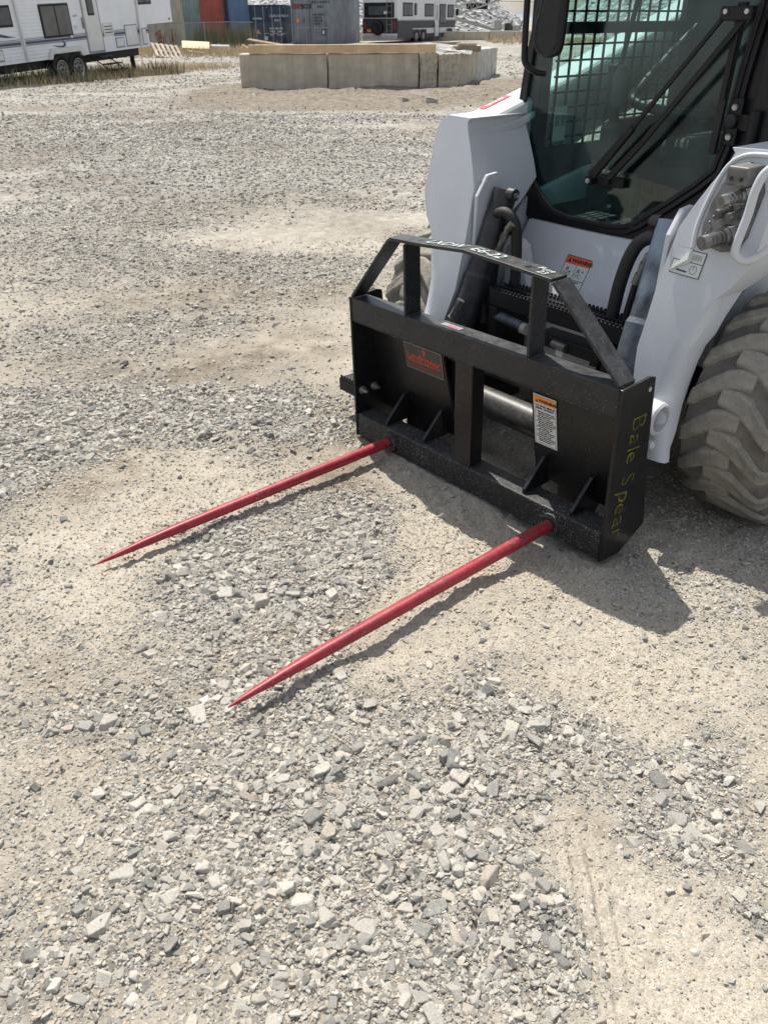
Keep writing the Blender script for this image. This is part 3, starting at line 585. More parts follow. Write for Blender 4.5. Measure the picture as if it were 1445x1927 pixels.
# local x: rear 0 -> front 9.5 ; visible side is y=0 looking -y ; width to y=2.55
def mhL(px): u_ = (px-717.6)/1760; return (60*u_-1.05)/(.454-.891*u_)
prof = [(.0, .30), (.0, 2.72), (.12, 2.95), (9.1, 2.95), (9.45, 2.6), (9.62, 1.2), (9.62, .32)]
MB().prism([(a, b_) for a, b_ in prof], 'y', 0, 2.55).obj('body', mhwhite, mh, .06)
MB().box((1.5, -.025, .82), (9.60, -.002, 1.24)).obj('stripe', mhdark, mh); MB().box((-.006, -.024, 1.241), (9.55, -.003, 1.30)).obj('stripe', rvgrey, mh)
MB().prism([(-.012, .26), (9.58, .26), (9.58, .50), (2.6, .50), (2.2, .819), (-.012, .819)], 'y', -.03, -.003).obj('skirt', mhdark, mh)
MB().prism([(-.012, .82), (1.5, .82), (1.5, 1.238), (-.012, 1.238)], 'y', -.028, -.003).obj('skirt', mhdark, mh)
MB().box((0, -.02, 2.62), (9.2, -.003, 2.70)).obj('roof_trim', mhdark, mh)
for a, b_, z0, z1, nm_ in [(758, 776, 1.50, 2.25, 'window'), (779.3, 783.7, 1.56, 2.22, 'window'), (799, 815, 1.48, 2.22, 'window'), (826.6, 838, 1.05, 2.22, 'window'), (841.5, 853, 1.42, 2.2, 'window')]:
    f_ = MB().box((mhL(a), -.04, z0), (mhL(b_), -.002, z1)).obj('window', blacktrim, mh, .01)
    xa, xb = mhL(a)+.05, mhL(b_)-.05; MB().box((xa, -.05, z0+.06), ((xa+xb)/2-.02, -.041, z1-.06)).obj('pane', greywin, f_); MB().box(((xa+xb)/2+.02, -.05, z0+.06), (xb, -.041, z1-.06)).obj('pane', greywin, f_)
dr = MB().box((mhL(817.2), -.045, .3), (mhL(824.8), -.002, 2.3)).obj('door', mhwhite, mh, .01); MB().box((mhL(819), -.055, 1.25), (mhL(823), -.046, 2.15)).obj('window', plastic_gray, dr)
for px_ in (816.6, 825.6): MB().cyl((mhL(px_), -.09, .1), (mhL(px_), -.09, 1.1), .02, n=8).obj('grab_rail', steel, mh)
for px_ in (783.5, 796.5, 846): 
    lx = mhL(px_); w_ = MB().rev([(-.0, .40), (-.0, .42), (.24, .42), (.24, .2)], (lx, .0, .34), 'y', 20).obj('wheel', blacktrim, mh); w_.location = (0, -.01, 0)
    MB().rev([(-.02, .03), (-.03, .12), (-.015, .22), (.02, .25)], (lx, -.012, .34), 'y', 16).obj('hub_cap', steel, w_)
    MB().box((lx-.5, -.032, .26), (lx+.5, -.031, .74)).obj('wheel_arch', blacktrim, mh)
# rear face (x=0, looking -x)
MB().box((-.02, .0, .55), (-.002, 2.55, 1.38)).obj('rear_panel', mhdark, mh)
f_ = MB().box((-.03, .25, 1.42), (-.002, 2.42, 2.25)).obj('rear_window', blacktrim, mh, .01); MB().box((-.04, .7, 1.58), (-.031, 2.1, 2.05)).obj('pane', greywin, f_)
quad('window_sticker', (-.042, .98, 1.62), (0, -1, 0), (0, 0, 1), .25, .16, decalwhite, mh)
MB().box((-.12, .02, .22), (-.0, 2.53, .42)).obj('bumper', plastic_gray, mh, .03)
MB().rev([(-.19, .40), (-.24, .30), (-.20, .05), (0, .05), (0, .42)], (-.02, 1.42, .86), 'x', 28).obj('spare_wheel_cover', blacktrim, mh)
for yy_ in (.12, 2.28): MB().box((-.05, yy_, .80), (-.021, yy_+.17, 1.18)).obj('tail_light', lamp_red, mh, .01)
quad('number_plate', (-.045, 2.22, .62), (0, -1, 0), (0, 0, 1), .30, .16, amber, mh); text('7B 4821', .07, (-.047, 2.20, .67), (0, -1, 0), (0, 0, 1), ink, mh)
MB().box((-.05, 1.32, 1.29), (-.021, 1.52, 1.36)).obj('handle', lamp_red, mh)
ld = MB()
for yy_ in (.35, .72): ld.cyl((-.16, yy_, .55), (-.16, yy_, 2.95), .018, n=6); ld.cyl((-.16, yy_, .55), (0, yy_, .55), .018, n=6); ld.cyl((-.16, yy_, 2.7), (0, yy_, 2.7), .018, n=6)
for k in range(7): ld.cyl((-.16, .35, .7+.34*k), (-.16, .72, .7+.34*k), .015, n=6)
ld.obj('ladder', steel, mh)
MB().box((9.5, -.25, 1.55), (9.62, -.06, 1.95)).obj('wing_mirror', blacktrim, mh, .02); MB().box((3.2, .8, 2.96), (4.2, 1.7, 3.2)).obj('air_conditioner', mhwhite, mh, .05)

# ---------------------------------------------------------------- conveyor and plant beyond
cv = thing('conveyor', 'long dusty steel truss conveyor rising to the right by the gravel hill', 'conveyor', (5.6, 75, 0))
def beam(mbx, p0, p1, r): mbx.cyl(p0, p1, r, n=6)
a0, a1, b0, b1 = Vector((.2, 0, 1.50)), Vector((6.6, 0, 3.4)), Vector((.1, 0, 2.02)), Vector((6.4, 0, 3.95))
for nm_, (p0, p1) in (('lower_chord', (a0, a1)), ('upper_chord', (b0, b1))):
    MB().cyl(p0, p1, .07, n=6).obj(nm_, plastic_gray, cv); q = Vector((0, .9, 0)); MB().cyl(p0+q, p1+q, .07, n=6).obj(nm_, plastic_gray, cv)
br = MB()
for k in range(14):
    f0, f1 = k/14, (k+1)/14; br.cyl(a0.lerp(a1, f0), b0.lerp(b1, f1), .03, n=5); br.cyl(b0.lerp(b1, f0), a0.lerp(a1, f0), .03, n=5)
tag(br.obj('truss_brace', plastic_gray, cv), kind='stuff')
MB().add([tuple(b0+Vector((0, .1, .08))), tuple(b1+Vector((0, .1, .08))), tuple(b1+Vector((0, .8, .08))), tuple(b0+Vector((0, .8, .08)))], [(0, 1, 2, 3)]).obj('belt', blacktrim, cv)
for k in range(3): MB().rev([(0, .2), (.5, .2)], tuple(a0.lerp(a1, .42+.1*k)+Vector((0, .1, .25))), 'y', 14).obj('roller', blacktrim, cv)
MB().box((1.2, .2, 1.95), (2.9, .7, 2.35)).obj('motor_box', blacktrim, cv, .02)
MB().cyl((.3, .2, 1.38), (3.6, .2, .55), .10, n=8).obj('support_leg', plastic_gray, cv); MB().cyl((.3, .9, 1.30), (3.6, .9, .47), .06, n=8).obj('support_leg', plastic_gray, cv)
MB().box((3.5, 0, -.1), (4.1, 1, 1.2)).obj('counterweight', plastic_gray, cv, .03)
pm = thing('crusher', 'dark crushing machine parked beyond the low wall below the sky gap', 'machine', (9.95, 75.5, 0))
r_ = random.Random(5)
MB().box((0, 0, 0), (1.45, .8, .45)).obj('chassis', blacktrim, pm, .03); MB().box((.1, .1, .452), (.55, .7, 1.0)).obj('engine_cover', mhdark, pm, .05); MB().box((.7, .1, .452), (1.3, .7, .85)).obj('hopper', plastic_gray, pm, .04)
for k in range(4): MB().rev([(0, .05), (-.05, .2), (.1, .2)], (.2+k*.35, -.02, .25), 'y', 12).obj('wheel', blacktrim, pm)
MB().cyl((.65, .4, .4), (.65, .4, 1.25), .05, n=8).obj('exhaust_pipe', dullsteel, pm); MB().cyl((1.3, .4, .4), (1.5, .4, 1.15), .05, n=8).obj('boom', dullsteel, pm)
up = thing('utility_pole', 'distant utility pole carrying thin wires above the hills', 'utility pole', (48, 480, 0))
MB().cyl((0, 0, 0), (0, 0, 11), .3, .2, 6).obj('pole', oldwood, up); MB().box((-1.6, -.15, 9.4), (1.6, -.0, 9.8)).obj('cross_arm', oldwood, up)
wm = MB()
for dz in (9.8, 8.6): wm.tube(curve([(-80, 0, dz+1), (-40, 0, dz-.6), (0, 0, dz), (40, 0, dz-.6), (90, 0, dz+1)], 5), .09, 4)
wm.obj('wire', blacktrim, up)

# ---------------------------------------------------------------- fifth-wheel trailer
e_ = math.radians(2.3); dx_, dy_ = .357, .934
Rm = Matrix(((dx_*math.cos(e_), -dy_, -dx_*math.sin(e_)), (dy_*math.cos(e_), dx_, -dy_*math.sin(e_)), (math.sin(e_), 0, math.cos(e_))))
rv = thing('travel_trailer', 'long white fifth-wheel camper trailer with blue swoosh stripes parked on the left', 'camper trailer', (-8.15, 23.6, 0), rot=Rm.to_euler())
mb = MB(); x0, x1 = -5.2, 3.80
def lap(a, b_, z0, z1, y=0):
    n = int(round((z1-z0)/.075)); s_ = (z1-z0)/n; pr = []
    for k in range(n): pr += [(y-.012, z0+k*s_), (y-.012, z0+k*s_+s_*.12), (y, z0+k*s_+s_*.999)]
    return [(a, p_[0], p_[1]) for p_ in pr], [(b_, p_[0], p_[1]) for p_ in pr]
A_, B_ = lap(x0, x1, .56, 2.7); mb.loft([A_, B_], caps=False, closed=False); A_, B_ = lap(x1, 5.12, 1.11, 2.7); mb.loft([A_, B_], caps=False, closed=False)
mb.obj('siding', rvwhite, rv)
MB().prism([(x0, .57), (x1, .57), (x1, 1.12), (5.10, 1.12), (5.17, 1.7), (4.9, 2.5), (4.6, 2.72), (x0, 2.72)], 'y', .004, 2.4).obj('body', rvwhite, rv, .02)
MB().box((x0, .15, .36), (3.4, 2.2, .568)).obj('chassis', blacktrim, rv)
def panel(nm, a, b_, z0, z1, mat, d=.02, bev=.03, par=None): return MB().box((a, -.014-d, z0), (b_, .01, z1)).obj(nm, mat, par or rv, bev, 0, 3)
w_ = panel('window', -.60, .50, 1.01, 1.73, blacktrim, .02, .06); panel('pane', -.56, -.06, 1.05, 1.69, rvglass, .024, .02, w_); panel('pane', -.03, .46, 1.05, 1.69, rvglass, .024, .02, w_)
w_ = panel('window', -2.9, -1.57, 1.31, 1.75, blacktrim, .02, .06); panel('pane', -2.86, -1.61, 1.35, 1.71, greywin, .024, .03, w_)
w_ = panel('window', 3.44, 4.14, 1.60, 1.98, blacktrim, .02, .05); panel('pane', 3.48, 3.78, 1.64, 1.94, greywin, .024, .02, w_); panel('pane', 3.81, 4.10, 1.64, 1.94, greywin, .024, .02, w_)
w_ = panel('door_frame', 1.0, 1.68, .57, 2.35, rvgrey, .012, .01); d_ = panel('door', 1.04, 1.64, .61, 2.31, rvtrim, .022, .03); w2 = panel('window', 1.19, 1.48, 1.42, 2.1, blacktrim, .034, .04, d_); panel('pane', 1.22, 1.45, 1.46, 2.06, greywin, .038, .02, w2)
panel('grab_handle', .93, .97, 1.15, 1.4, steel, .05, .01)
for a, b_, z0, z1, bev in [(2.20, 2.60, .62, .87, .05), (2.68, 3.27, .62, 1.15, .05), (3.47, 3.69, .61, 1.03, .05), (-2.6, -2.1, .63, .88, .05)]:
    h_ = panel('hatch', a, b_, z0, z1, rvgrey, .008, bev); panel('hatch_door', a+.025, b_-.025, z0+.025, z1-.025, rvtrim, .016, bev*.8, h_)
h_ = panel('vent', 1.74, 2.18, .94, 1.24, rvtrim, .02, .02)
for k in range(3): panel('louvre', 1.79, 2.13, 1.0+.07*k, 1.02+.07*k, blacktrim, .024, .002, h_)
for z0, z1, mt_ in [(.935, .985, navy), (.998, 1.018, rvgrey), (1.035, 1.045, navy), (.90, .925, rvgrey)]:
    for a, b_ in ((x0, -1.45), (-1.33, 1.0), (1.68, 1.74), (2.18, 2.68), (3.27, 3.42), (3.69, 3.79)): MB().box((a, -.0175, z0), (b_, -.013, z1)).obj('stripe', mt_, rv)
MB().prism([(-.38, .845), (.0, .82), (.08, .845), (.06, .89), (.0, .90), (.05, .935), (.14, .88), (.12, .81), (.03, .785), (-.15, .80)], 'y', -.018, -.013).obj('swoosh', navy, rv)
MB().prism([(-2.3, 1.16), (-1.9, 1.10), (-1.55, 1.10), (-1.8, 1.13), (-2.3, 1.24)], 'y', -.018, -.013).obj('swoosh', navy, rv)
for (xa, za, xb, zb) in ((-1.41, 2.6, -1.37, .58), (3.47, 2.6, 3.33, .58)): MB().cyl((xa, -.05, za), (xb, -.05, zb), .03, n=8).obj('awning_arm', rvtrim, rv)
MB().prism([(-.62, .55), (-.56, .70), (-.48, .78), (.66, .78), (.74, .70), (.80, .55), (.66, .55), (.60, .66), (-.44, .66), (-.50, .55)], 'y', -.07, -.012).obj('wheel_arch', rvtrim, rv, .015)
MB().prism([(-.50, .3), (-.44, .659), (.60, .659), (.66, .3)], 'y', -.014, -.0125).obj('wheel_well', blacktrim, rv)
panel('junction_box', .36, .45, .97, 1.03, rvtrim, .03, .01); panel('porch_light', .62, .70, 1.17, 1.24, rvtrim, .03, .01)
text('24 FT', .07, (.62, -.02, 1.42), (1, 0, 0), (0, 0, 1), ink, rv)
for xc in (-.23, .42):
    w_ = MB().rev([(.0, .22), (-.02, .24), (-.03, .31), (.0, .345), (.18, .345), (.2, .2)], (xc, -.03, .30), 'y', 28).obj('wheel', blacktrim, rv, 0, 40)
    MB().rev([(.02, .03), (-.02, .035), (-.02, .08), (.0, .10), (-.005, .17), (-.03, .20), (-.03, .22), (.03, .225)], (xc, -.035, .30), 'y', 20).obj('rim', steel, w_, 0, 30)
    for k in range(8): MB().cyl((xc+.125*math.cos(k*.785), -.055, .30+.125*math.sin(k*.785)), (xc+.125*math.cos(k*.785), -.02, .30+.125*math.sin(k*.785)), .02, n=6).obj('rim_hole', blacktrim, w_)
st = MB()
for z_, y_ in ((.47, -.05), (.30, -.25), (.16, -.42)): st.box((1.15, y_-.22, z_), (1.75, y_, z_+.025))
for xx in (1.13, 1.75): st.tube([(xx, .1, .5), (xx, -.28, .30), (xx, -.5, .14)], .015, 6)
st.obj('entry_step', blacktrim, rv); MB().box((3.2, .25, -.14), (3.28, .35, .4)).obj('landing_leg', blacktrim, rv); MB().box((3.12, .17, -.16), (3.36, .43, -.13)).obj('foot_pad', blacktrim, rv)
MB().cyl((4.95, -.02, 1.2), (4.95, -.03, 1.2), .03).obj('marker_light', lamp_red, rv); MB().box((3.3, .6, .42), (3.6, 1.8, .62)).obj('hitch_frame', blacktrim, rv)

# ---------------------------------------------------------------- fence, weeds, clutter behind
fn = thing('chain_link_fence', 'sagging chain link fence with a galvanised top rail before the containers', 'fence', (-11.2, 45.5, 0), math.radians(6))
MB().tube([(-1, 0, 1.28), (1.5, 0, 1.22), (3.6, 0, 1.26), (4.9, 0, 1.24)], .022, 6).obj('top_rail', steel, fn)
for xx in (.2, 2.5, 4.85): MB().cyl((xx, .03, -.1), (xx, .03, 1.3), .03, n=8).obj('post', steel if xx < 4 else blacktrim, fn)
wr = MB()
for k in range(70):
    xa = -1+k*.1
    for sg in (1, -1):
        xb = xa+sg*1.15; xa_, za_, xb_, zb_ = xa, .08, xb, 1.23
        wr.cyl((xa_, 0, za_), (xb_, 0, zb_), .0025, n=3)
tag(wr.obj('wire_mesh', steel, fn), kind='stuff')
def blades(name, n, pts, hmin, hmax, wid, mat, lab, cat, lean=.35, droop=0):
    vs = []; fs = []
    for k in range(n):
        x_, y_ = pts(); h_ = random.uniform(hmin, hmax); a = random.uniform(0, 6.28); z_ = hz(x_, y_)-.02; w_ = wid*random.uniform(.6, 1.4)
        lx, ly = random.gauss(0, lean)*h_, random.gauss(0, lean)*h_; ca, sa = math.cos(a)*w_, math.sin(a)*w_; o = len(vs)
        vs += [(x_-ca, y_-sa, z_), (x_+ca, y_+sa, z_), (x_+lx*.4+ca*.7, y_+ly*.4+sa*.7, z_+h_*.6), (x_+lx*.4-ca*.7, y_+ly*.4-sa*.7, z_+h_*.6), (x_+lx, y_+ly, z_+h_)]
        fs += [(o, o+1, o+2, o+3), (o+3, o+2, o+4)]
    return tag(MB().add(vs, fs).obj(name, mat), lab, cat, kind='stuff')
def rvline():
    s_ = random.triangular(-4, 9, 2.5); off = random.uniform(-.9, 2.6) if random.random() < .75 else random.uniform(-1.2, 0)
    return -8.15+dx_*s_-dy_*off*1.0, 23.6+dy_*s_+dx_*off-.1
blades('dry_grass', 9000, rvline, .05, .25, .005, drygrass, 'dry straw-coloured grass growing under and along the trailer', 'grass')
blades('dry_grass', 5000, lambda: (random.uniform(-12, -5.5), random.gauss(44, 3.0)), .1, .45, .012, drygrass, 'dry weedy grass in front of the shipping containers', 'grass')
blades('green_weeds', 600, lambda: (lambda q: (q[0]+random.gauss(0, .25), q[1]+random.gauss(0, .3)))(random.choice([(-7.5, 22.6), (-7.0, 24.5), (-6.3, 26.5), (-8.3, 22.3), (-6.9, 45), (-7.4, 45.5), (-9, 46), (-8.8, 21.4)])), .1, .5, .014, greenweed, 'green weeds at the gravel edge near the trailer wheels', 'weeds')
blades('green_weeds', 1400, lambda: (random.uniform(-9.6, -6.6), random.gauss(47.5, .6)), .3, 1.3, .02, greenweed, 'tall green and brown weeds along the fence at the container ends', 'weeds', .12)
blades('dry_scrub', 1500, lambda: (random.uniform(7.0, 16), random.gauss(60, 2.2)), .08, .45, .02, drygrass, 'tan dry scrub along the foot of the low far wall', 'scrub', .5)
for k, (x_, y_) in enumerate([(-10.6, 44.2), (-10.35, 44.0), (-10.0, 44.3), (-8.0, 46.6), (-8.7, 46.9)]):
    r_ = random.Random(k); mb = MB(); h_ = 1.0 if k < 3 else .9
    for q in range(5):
        bx, by = x_+r_.gauss(0, .06), y_+r_.gauss(0, .06); tx, ty = bx+r_.gauss(0, .12), by+r_.gauss(0, .1); zt = h_*r_.uniform(.7, 1.05)
        mb.cyl((bx, by, 0), (tx, ty, zt), .012, n=4)
        for j in range(26):
            f_ = r_.uniform(.45, 1); c = Vector((bx+(tx-bx)*f_+r_.gauss(0, .03), by+(ty-by)*f_+r_.gauss(0, .03), zt*f_)); s_ = .025
            mb.add([tuple(c+Vector((r_.uniform(-s_, s_), r_.uniform(-s_, s_), r_.uniform(-s_, s_)*1.8))) for _ in range(3)], [(0, 1, 2)])
    lb = ['leftmost rust-red dock weed under the trailer nose', 'middle rust-red dock weed by the cream container doors', 'rightmost of the three red docks before the cream container', 'dark red dock weed in front of the light blue container', 'dark red dock weed in front of the red container'][k]
    tag(mb.obj('dock_weed', redweed), lb, 'weed', 'rust-red dock weeds by the containers')
pal = thing('pallet', 'broken pale wooden pallet leaning in the weeds below the trailer nose', 'pallet', (-9.15, 37.2, .02), rot=(.45, .12, .5))
for k in range(6): MB().box((k*.2, 0, .1), (k*.2+.11, 1.05, .125)).obj('slat', palletm, pal)
for yy_ in (0, .48, .96): MB().box((0, yy_, 0), (1.12, yy_+.08, .099)).obj('runner', palletm, pal)
jk = [('sheet of brown plywood lying on scrap in the weeds', 'plywood_sheet', (-9.1, 42.0, .25), (1.25, .9, .03), (.3, .05, .2), wood, 'plywood'), ('second thin board flat on the ground by the pallet', 'wood_board', (-8.9, 38.6, .08), (1.6, .16, .03), (0, .05, .4), palletm, 'board'),
      ('split brown log propped at the blue container corner', 'split_log', (-6.75, 44.2, .12), (.75, .3, .22), (.1, .45, .2), wood, 'log'), ('long thin board on the dirt left of the blocks', 'wood_board', (-6.9, 40.5, .05), (1.7, .12, .03), (0, 0, .05), wood, 'board'), ('grey scrap board in the weed heap', 'wood_board', (-8.35, 40.0, .15), (.9, .2, .03), (.3, .1, .9), oldwood, 'board')]
for lb, nm_, p_, d_, r_, mt_, ct in jk:
    o = MB().box((0, 0, 0), d_).obj(nm_, mt_, None, .01); o.location = p_; o.rotation_euler = r_; tag(o, lb, ct)
pp = MB().rev([(0, .10), (0, .17), (.85, .17), (.85, .10)], (0, 0, 0), 'x', 16).obj('drain_pipe', plastic_gray, None, 0, 40); pp.location = (-8.0, 43.2, .2); pp.rotation_euler = (0, .03, .2); tag(pp, 'grey pipe section lying in the weeds before the containers', 'pipe')

# ---------------------------------------------------------------- skid-steer loader
ld_ = thing('skid_steer_loader', 'white and black skid-steer loader with glazed cab holding the bale spear frame', 'skid steer', tuple(T), yaw)
XC = .556
IN = [(.485, 1.092), (.497, 1.080), (.488, 1.055), (.457, 1.0), (.427, .94), (.404, .885), (.397, .81), (.391, .73), (.391, .63), (.389, .55), (.400, .49), (.425, .39), (.455, .31), (.50, .262)]
OUT = [(.53, .255), (.515, .29), (.505, .33), (.492, .40), (.489, .47), (.490, .53), (.497, .58), (.513, .615), (.541, .663), (.575, .725), (.61, .765), (.643, .835), (.645, .91), (.643, 1.045), (.628, 1.075), (.60, 1.095)]
def rear_y(z):
    return float(np.interp(z, [.19, .25, .3, .35, .45, .52, .61, .70, .78, .85, 1.1], [.215, .25, .32, .35, .385, .405, .43, .465, .60, .74, .76]))
def arm(sgn):
    secs = []
    loop = IN+OUT
    def bulge(u_, z_, k): return u_+(.055*k*max(0, min(1, (.74-z_)/.12)) if (u_, z_) in OUT else 0)
    for f_, k in ((0, 0), (.02, .35), (.2, .8), (.45, 1), (1, 1.05)):
        sec = []
        for (u_, z_) in loop:
            y0 = .195+.25*z_; y1 = max(rear_y(z_), y0+.03); inset = 0
            sec.append((XC+sgn*bulge(u_, z_, k), y0+(y1-y0)*f_, z_))
        secs.append(sec)
    o = MB().loft(secs).obj('lift_arm', white, ld_, .006, 30)
    return o
armR = arm(1); armL = arm(-1)
for sgn in (1, -1):
    # upper boom running back to the rear tower
    a, b_ = XC+sgn*.495, XC+sgn*.643; a, b_ = min(a, b_), max(a, b_)
    sec = [(.475, 1.088), (.62, 1.095), (1.0, 1.195), (1.9, 1.468), (2.5, 1.60), (2.6, 1.4), (1.9, 1.18), (1.2, 1.0), (.72, .83), (.56, .80)]
    if sgn > 0: sec = [(y_, z_) for y_, z_ in sec]
    MB().prism(sec, 'x', a, b_).obj('boom', white, ld_, .022, 0, 3)
    xi = XC+sgn*.491
    MB().prism([(.50, 1.045), (.70, 1.072), (.80, 1.098), (.80, 1.075), (.72, 1.045), (.56, 1.01)], 'x', min(xi, xi-sgn*.012), max(xi, xi-sgn*.012)).obj('stiffening_rib', white, ld_, .008)
    MB().rev([(0, .018), (.004, .018)], (xi-.002 if sgn < 0 else xi-.004, .50, 1.005), 'x', 14).obj('hole', ink, ld_); MB().rev([(0, .02), (.004, .02)], (xi-.0 if sgn < 0 else xi-.004, .70, 1.04), 'x', 14).obj('hole', ink, ld_)
    # cylinder mounting plate, pin
    xc = XC+sgn*.335
    MB().prism([(.40, .70), (.405, .86), (.45, .925), (.50, .93), (.53, .88), (.50, .78), (.42, .55)], 'x', xc+sgn*.045-.008, xc+sgn*.045+.008).obj('cylinder_bracket', white, ld_, .004)
    top_, bot = Vector((xc-sgn*.005, .50, .875)), Vector((xc+sgn*.03, .315, .34))
    cy = MB().cyl(top_, top_.lerp(bot, .50), .043, n=28); cy.cyl(top_.lerp(bot, .50), top_.lerp(bot, .53), .043, .05, n=28); cy.cyl(top_.lerp(bot, .53), bot, .05, n=28)
    co_ = cy.obj('tilt_cylinder', cylblue if sgn > 0 else cylmat, ld_, 0, 40)
    MB().rev([(-.008, .010), (-.009, .020), (-.005, .022), (.02, .022)] if sgn > 0 else [(-.02, .022), (.005, .022), (.009, .020), (.008, .010)], (xc-sgn*.055, .485, .868), 'x', 22).obj('pivot_pin', cylmat, ld_, 0, 35)
    MB().rev([(-.012, .007), (-.013, .009), (.0, .009)] if sgn > 0 else [(0, .009), (.013, .009), (.012, .007)], (xc-sgn*.058, .485, .868), 'x', 6).obj('bolt_head', zinc, ld_)
    # hoses and fittings
if True:
    MB().tube(curve([(.235, .42, .42), (.196, .44, .55), (.186, .45, .70), (.215, .45, .785), (.270, .45, .815), (.312, .46, .785), (.322, .47, .70), (.322, .48, .52), (.33, .48, .42)], 7), .019, 12).obj('hydraulic_hose', rubber, ld_, 0, 60)
    MB().tube(curve([(.30, .47, .78), (.235, .48, .70), (.21, .48, .55), (.23, .48, .4)], 7), .017, 12).obj('hydraulic_hose', rubber, ld_, 0, 60)
    MB().tube(curve([(.752, .40, .38), (.762, .44, .52), (.775, .45, .69), (.800, .46, .79), (.838, .47, .825), (.872, .48, .815), (.888, .49, .77)], 7), .021, 12).obj('hydraulic_hose', rubber, ld_, 0, 60)
    MB().tube(curve([(.93, .50, .89), (.885, .52, .87), (.868, .52, .80), (.87, .52, .7)], 6), .017, 10).obj('hydraulic_hose', rubber, ld_, 0, 60)
    for pts in ([(.322, .44, .788), (.300, .44, .765), (.292, .44, .745), (.268, .44, .70), (.252, .44, .668), (.236, .44, .60)], [(.870, .45, .785), (.853, .45, .775), (.846, .45, .752), (.838, .45, .72), (.829, .45, .69), (.815, .45, .60)]):
        fm = MB(); P_ = [Vector(q) for q in pts]
        fm.tube([P_[0], P_[1]], .013, 10); fm.cyl(P_[1], P_[2], .010, n=10); fm.cyl(P_[2]+(P_[1]-P_[2])*.2, P_[2].lerp(P_[3], .35), .0145, n=6); fm.cyl(P_[2].lerp(P_[3], .35), P_[3], .011, n=12); fm.cyl(P_[3], P_[4], .0145, n=14)
        fm.obj('hose_fitting', dullsteel, ld_, 0, 40); MB().tube([P_[4], P_[5], P_[5]+Vector((-.01, 0, -.15))], .011, 10).obj('hydraulic_hose', rubber, ld_, 0, 60)
    for pts in ([(.135, .30, .50), (.125, .29, .47), (.115, .28, .44), (.11, .28, .42)],):
        P_ = [Vector(q)+Vector((.115, -.02, .04)) for q in pts]; fm = MB(); fm.cyl(P_[0], P_[1], .016, n=6); fm.cyl(P_[1], P_[2], .012, n=12); fm.cyl(P_[2], P_[3], .016, n=6); fm.obj('hose_fitting', dullsteel, ld_, 0, 40)
# pivot ring on right arm foot, and mirrored
for sgn in (1, -1):
    xr = XC+sgn*.544
    pr_ = [(-.03, .030), (-.03, .036), (.004, .038), (.006, .044), (.0, .050), (-.05, .052)]
    if sgn < 0: pr_ = [(-a, r_) for a, r_ in reversed(pr_)]
    MB().rev(pr_, (xr, .268, .385), 'x', 32).obj('pivot_boss', white, ld_, 0, 40); MB().rev([(-.02, .001), (-.02, .036)], (xr-.008*sgn, .268, .385), 'x', 24).obj('pivot_pin', dullsteel, ld_)
    MB().rev([(-.02, .012), (.008, .013), (.012, .009)] if sgn > 0 else [(-.012, .009), (-.008, .013), (.02, .012)], (xr+.002*sgn, .235, .315), 'x', 14).obj('grease_cap', white, ld_, 0, 40)
# hydraulic coupler block
cpl = MB(); pl = [(1.066, 1.047), (1.103, 1.066), (1.145, 1.050), (1.168, 1.0), (1.163, .893), (1.15, .855), (1.107, .844), (1.06, .852), (1.037, .876), (1.03, .906), (1.036, .96), (1.048, 1.008)]
MB().loft([[(x_, .200+.25*z_+.004, z_) for x_, z_ in pl], [(x_, .200+.25*z_-.018, z_) for x_, z_ in pl]]).obj('coupler_plate', dullsteel, ld_, .006)
big_ = [(XC+u_, z_) for u_, z_ in [(.462, .90), (.470, 1.0), (.497, 1.055), (.535, 1.082), (.60, 1.082)]]
MB().tube(curve([(x_, .193+.25*z_, z_) for x_, z_ in [(1.02, .84), (1.014, .90), (1.026, .985), (1.048, 1.05), (1.09, 1.078), (1.16, 1.082), (1.20, 1.075)]], 6), .007, 8).obj('plate_rim', white, ld_, 0, 60)
MB().box((1.088, .375, 1.015), (1.148, .46, 1.062)).obj('valve_block', dullsteel, ld_, .006)
for x_ in (1.105, 1.132): MB().rev([(0, .0055), (-.002, .0055)], (x_, .375, 1.033), 'y', 12).obj('hole', ink, ld_)
def coupler(x_, z_, r_, ln, y0):
    d_ = Vector((-.30, -1, -.14)).normalized(); p_ = Vector((x_, y0, z_)); c = MB(); st_ = [(0, 1.45, 6), (.22, 1.45, 6), (.22, 1.15, 16), (.36, 1.2, 16), (.36, .95, 16), (.46, 1.05, 16), (.46, .85, 16), (.58, 1.0, 16), (.6, .8, 16), (.72, .95, 16), (.74, .78, 16), (.80, .95, 16), (1.0, .92, 16)]
    for i in range(0, len(st_)-1):
        (a, ra, na), (b_, rb, nb) = st_[i], st_[i+1]
        if b_ > a: c.cyl(p_+d_*ln*a, p_+d_*ln*b_, r_*ra, r_*rb, 6 if na == 6 and nb == 6 else 20)
    o = c.obj('hydraulic_coupler', steel if r_ > .016 else dullsteel, ld_, 0, 30); MB().cyl(p_+d_*ln*.99, p_+d_*ln*1.008, r_*.62, n=18).obj('coupler_face', dullsteel, o); return o
coupler(1.130, .992, .0165, .085, .425); coupler(1.118, .890, .0205, .10, .415); coupler(1.092, .945, .0135, .045, .425); coupler(1.130, .945, .011, .05, .425)
ch = MB()
for k in range(9): q = k/8; ch.rev([(-.0015, .004), (.0015, .004)], (1.08+.006*math.sin(k*2)-.012*q, .372, .935-.06*q), 'y' if k % 2 else 'x', 8)
ch.obj('cap_chain', dullsteel, ld_)
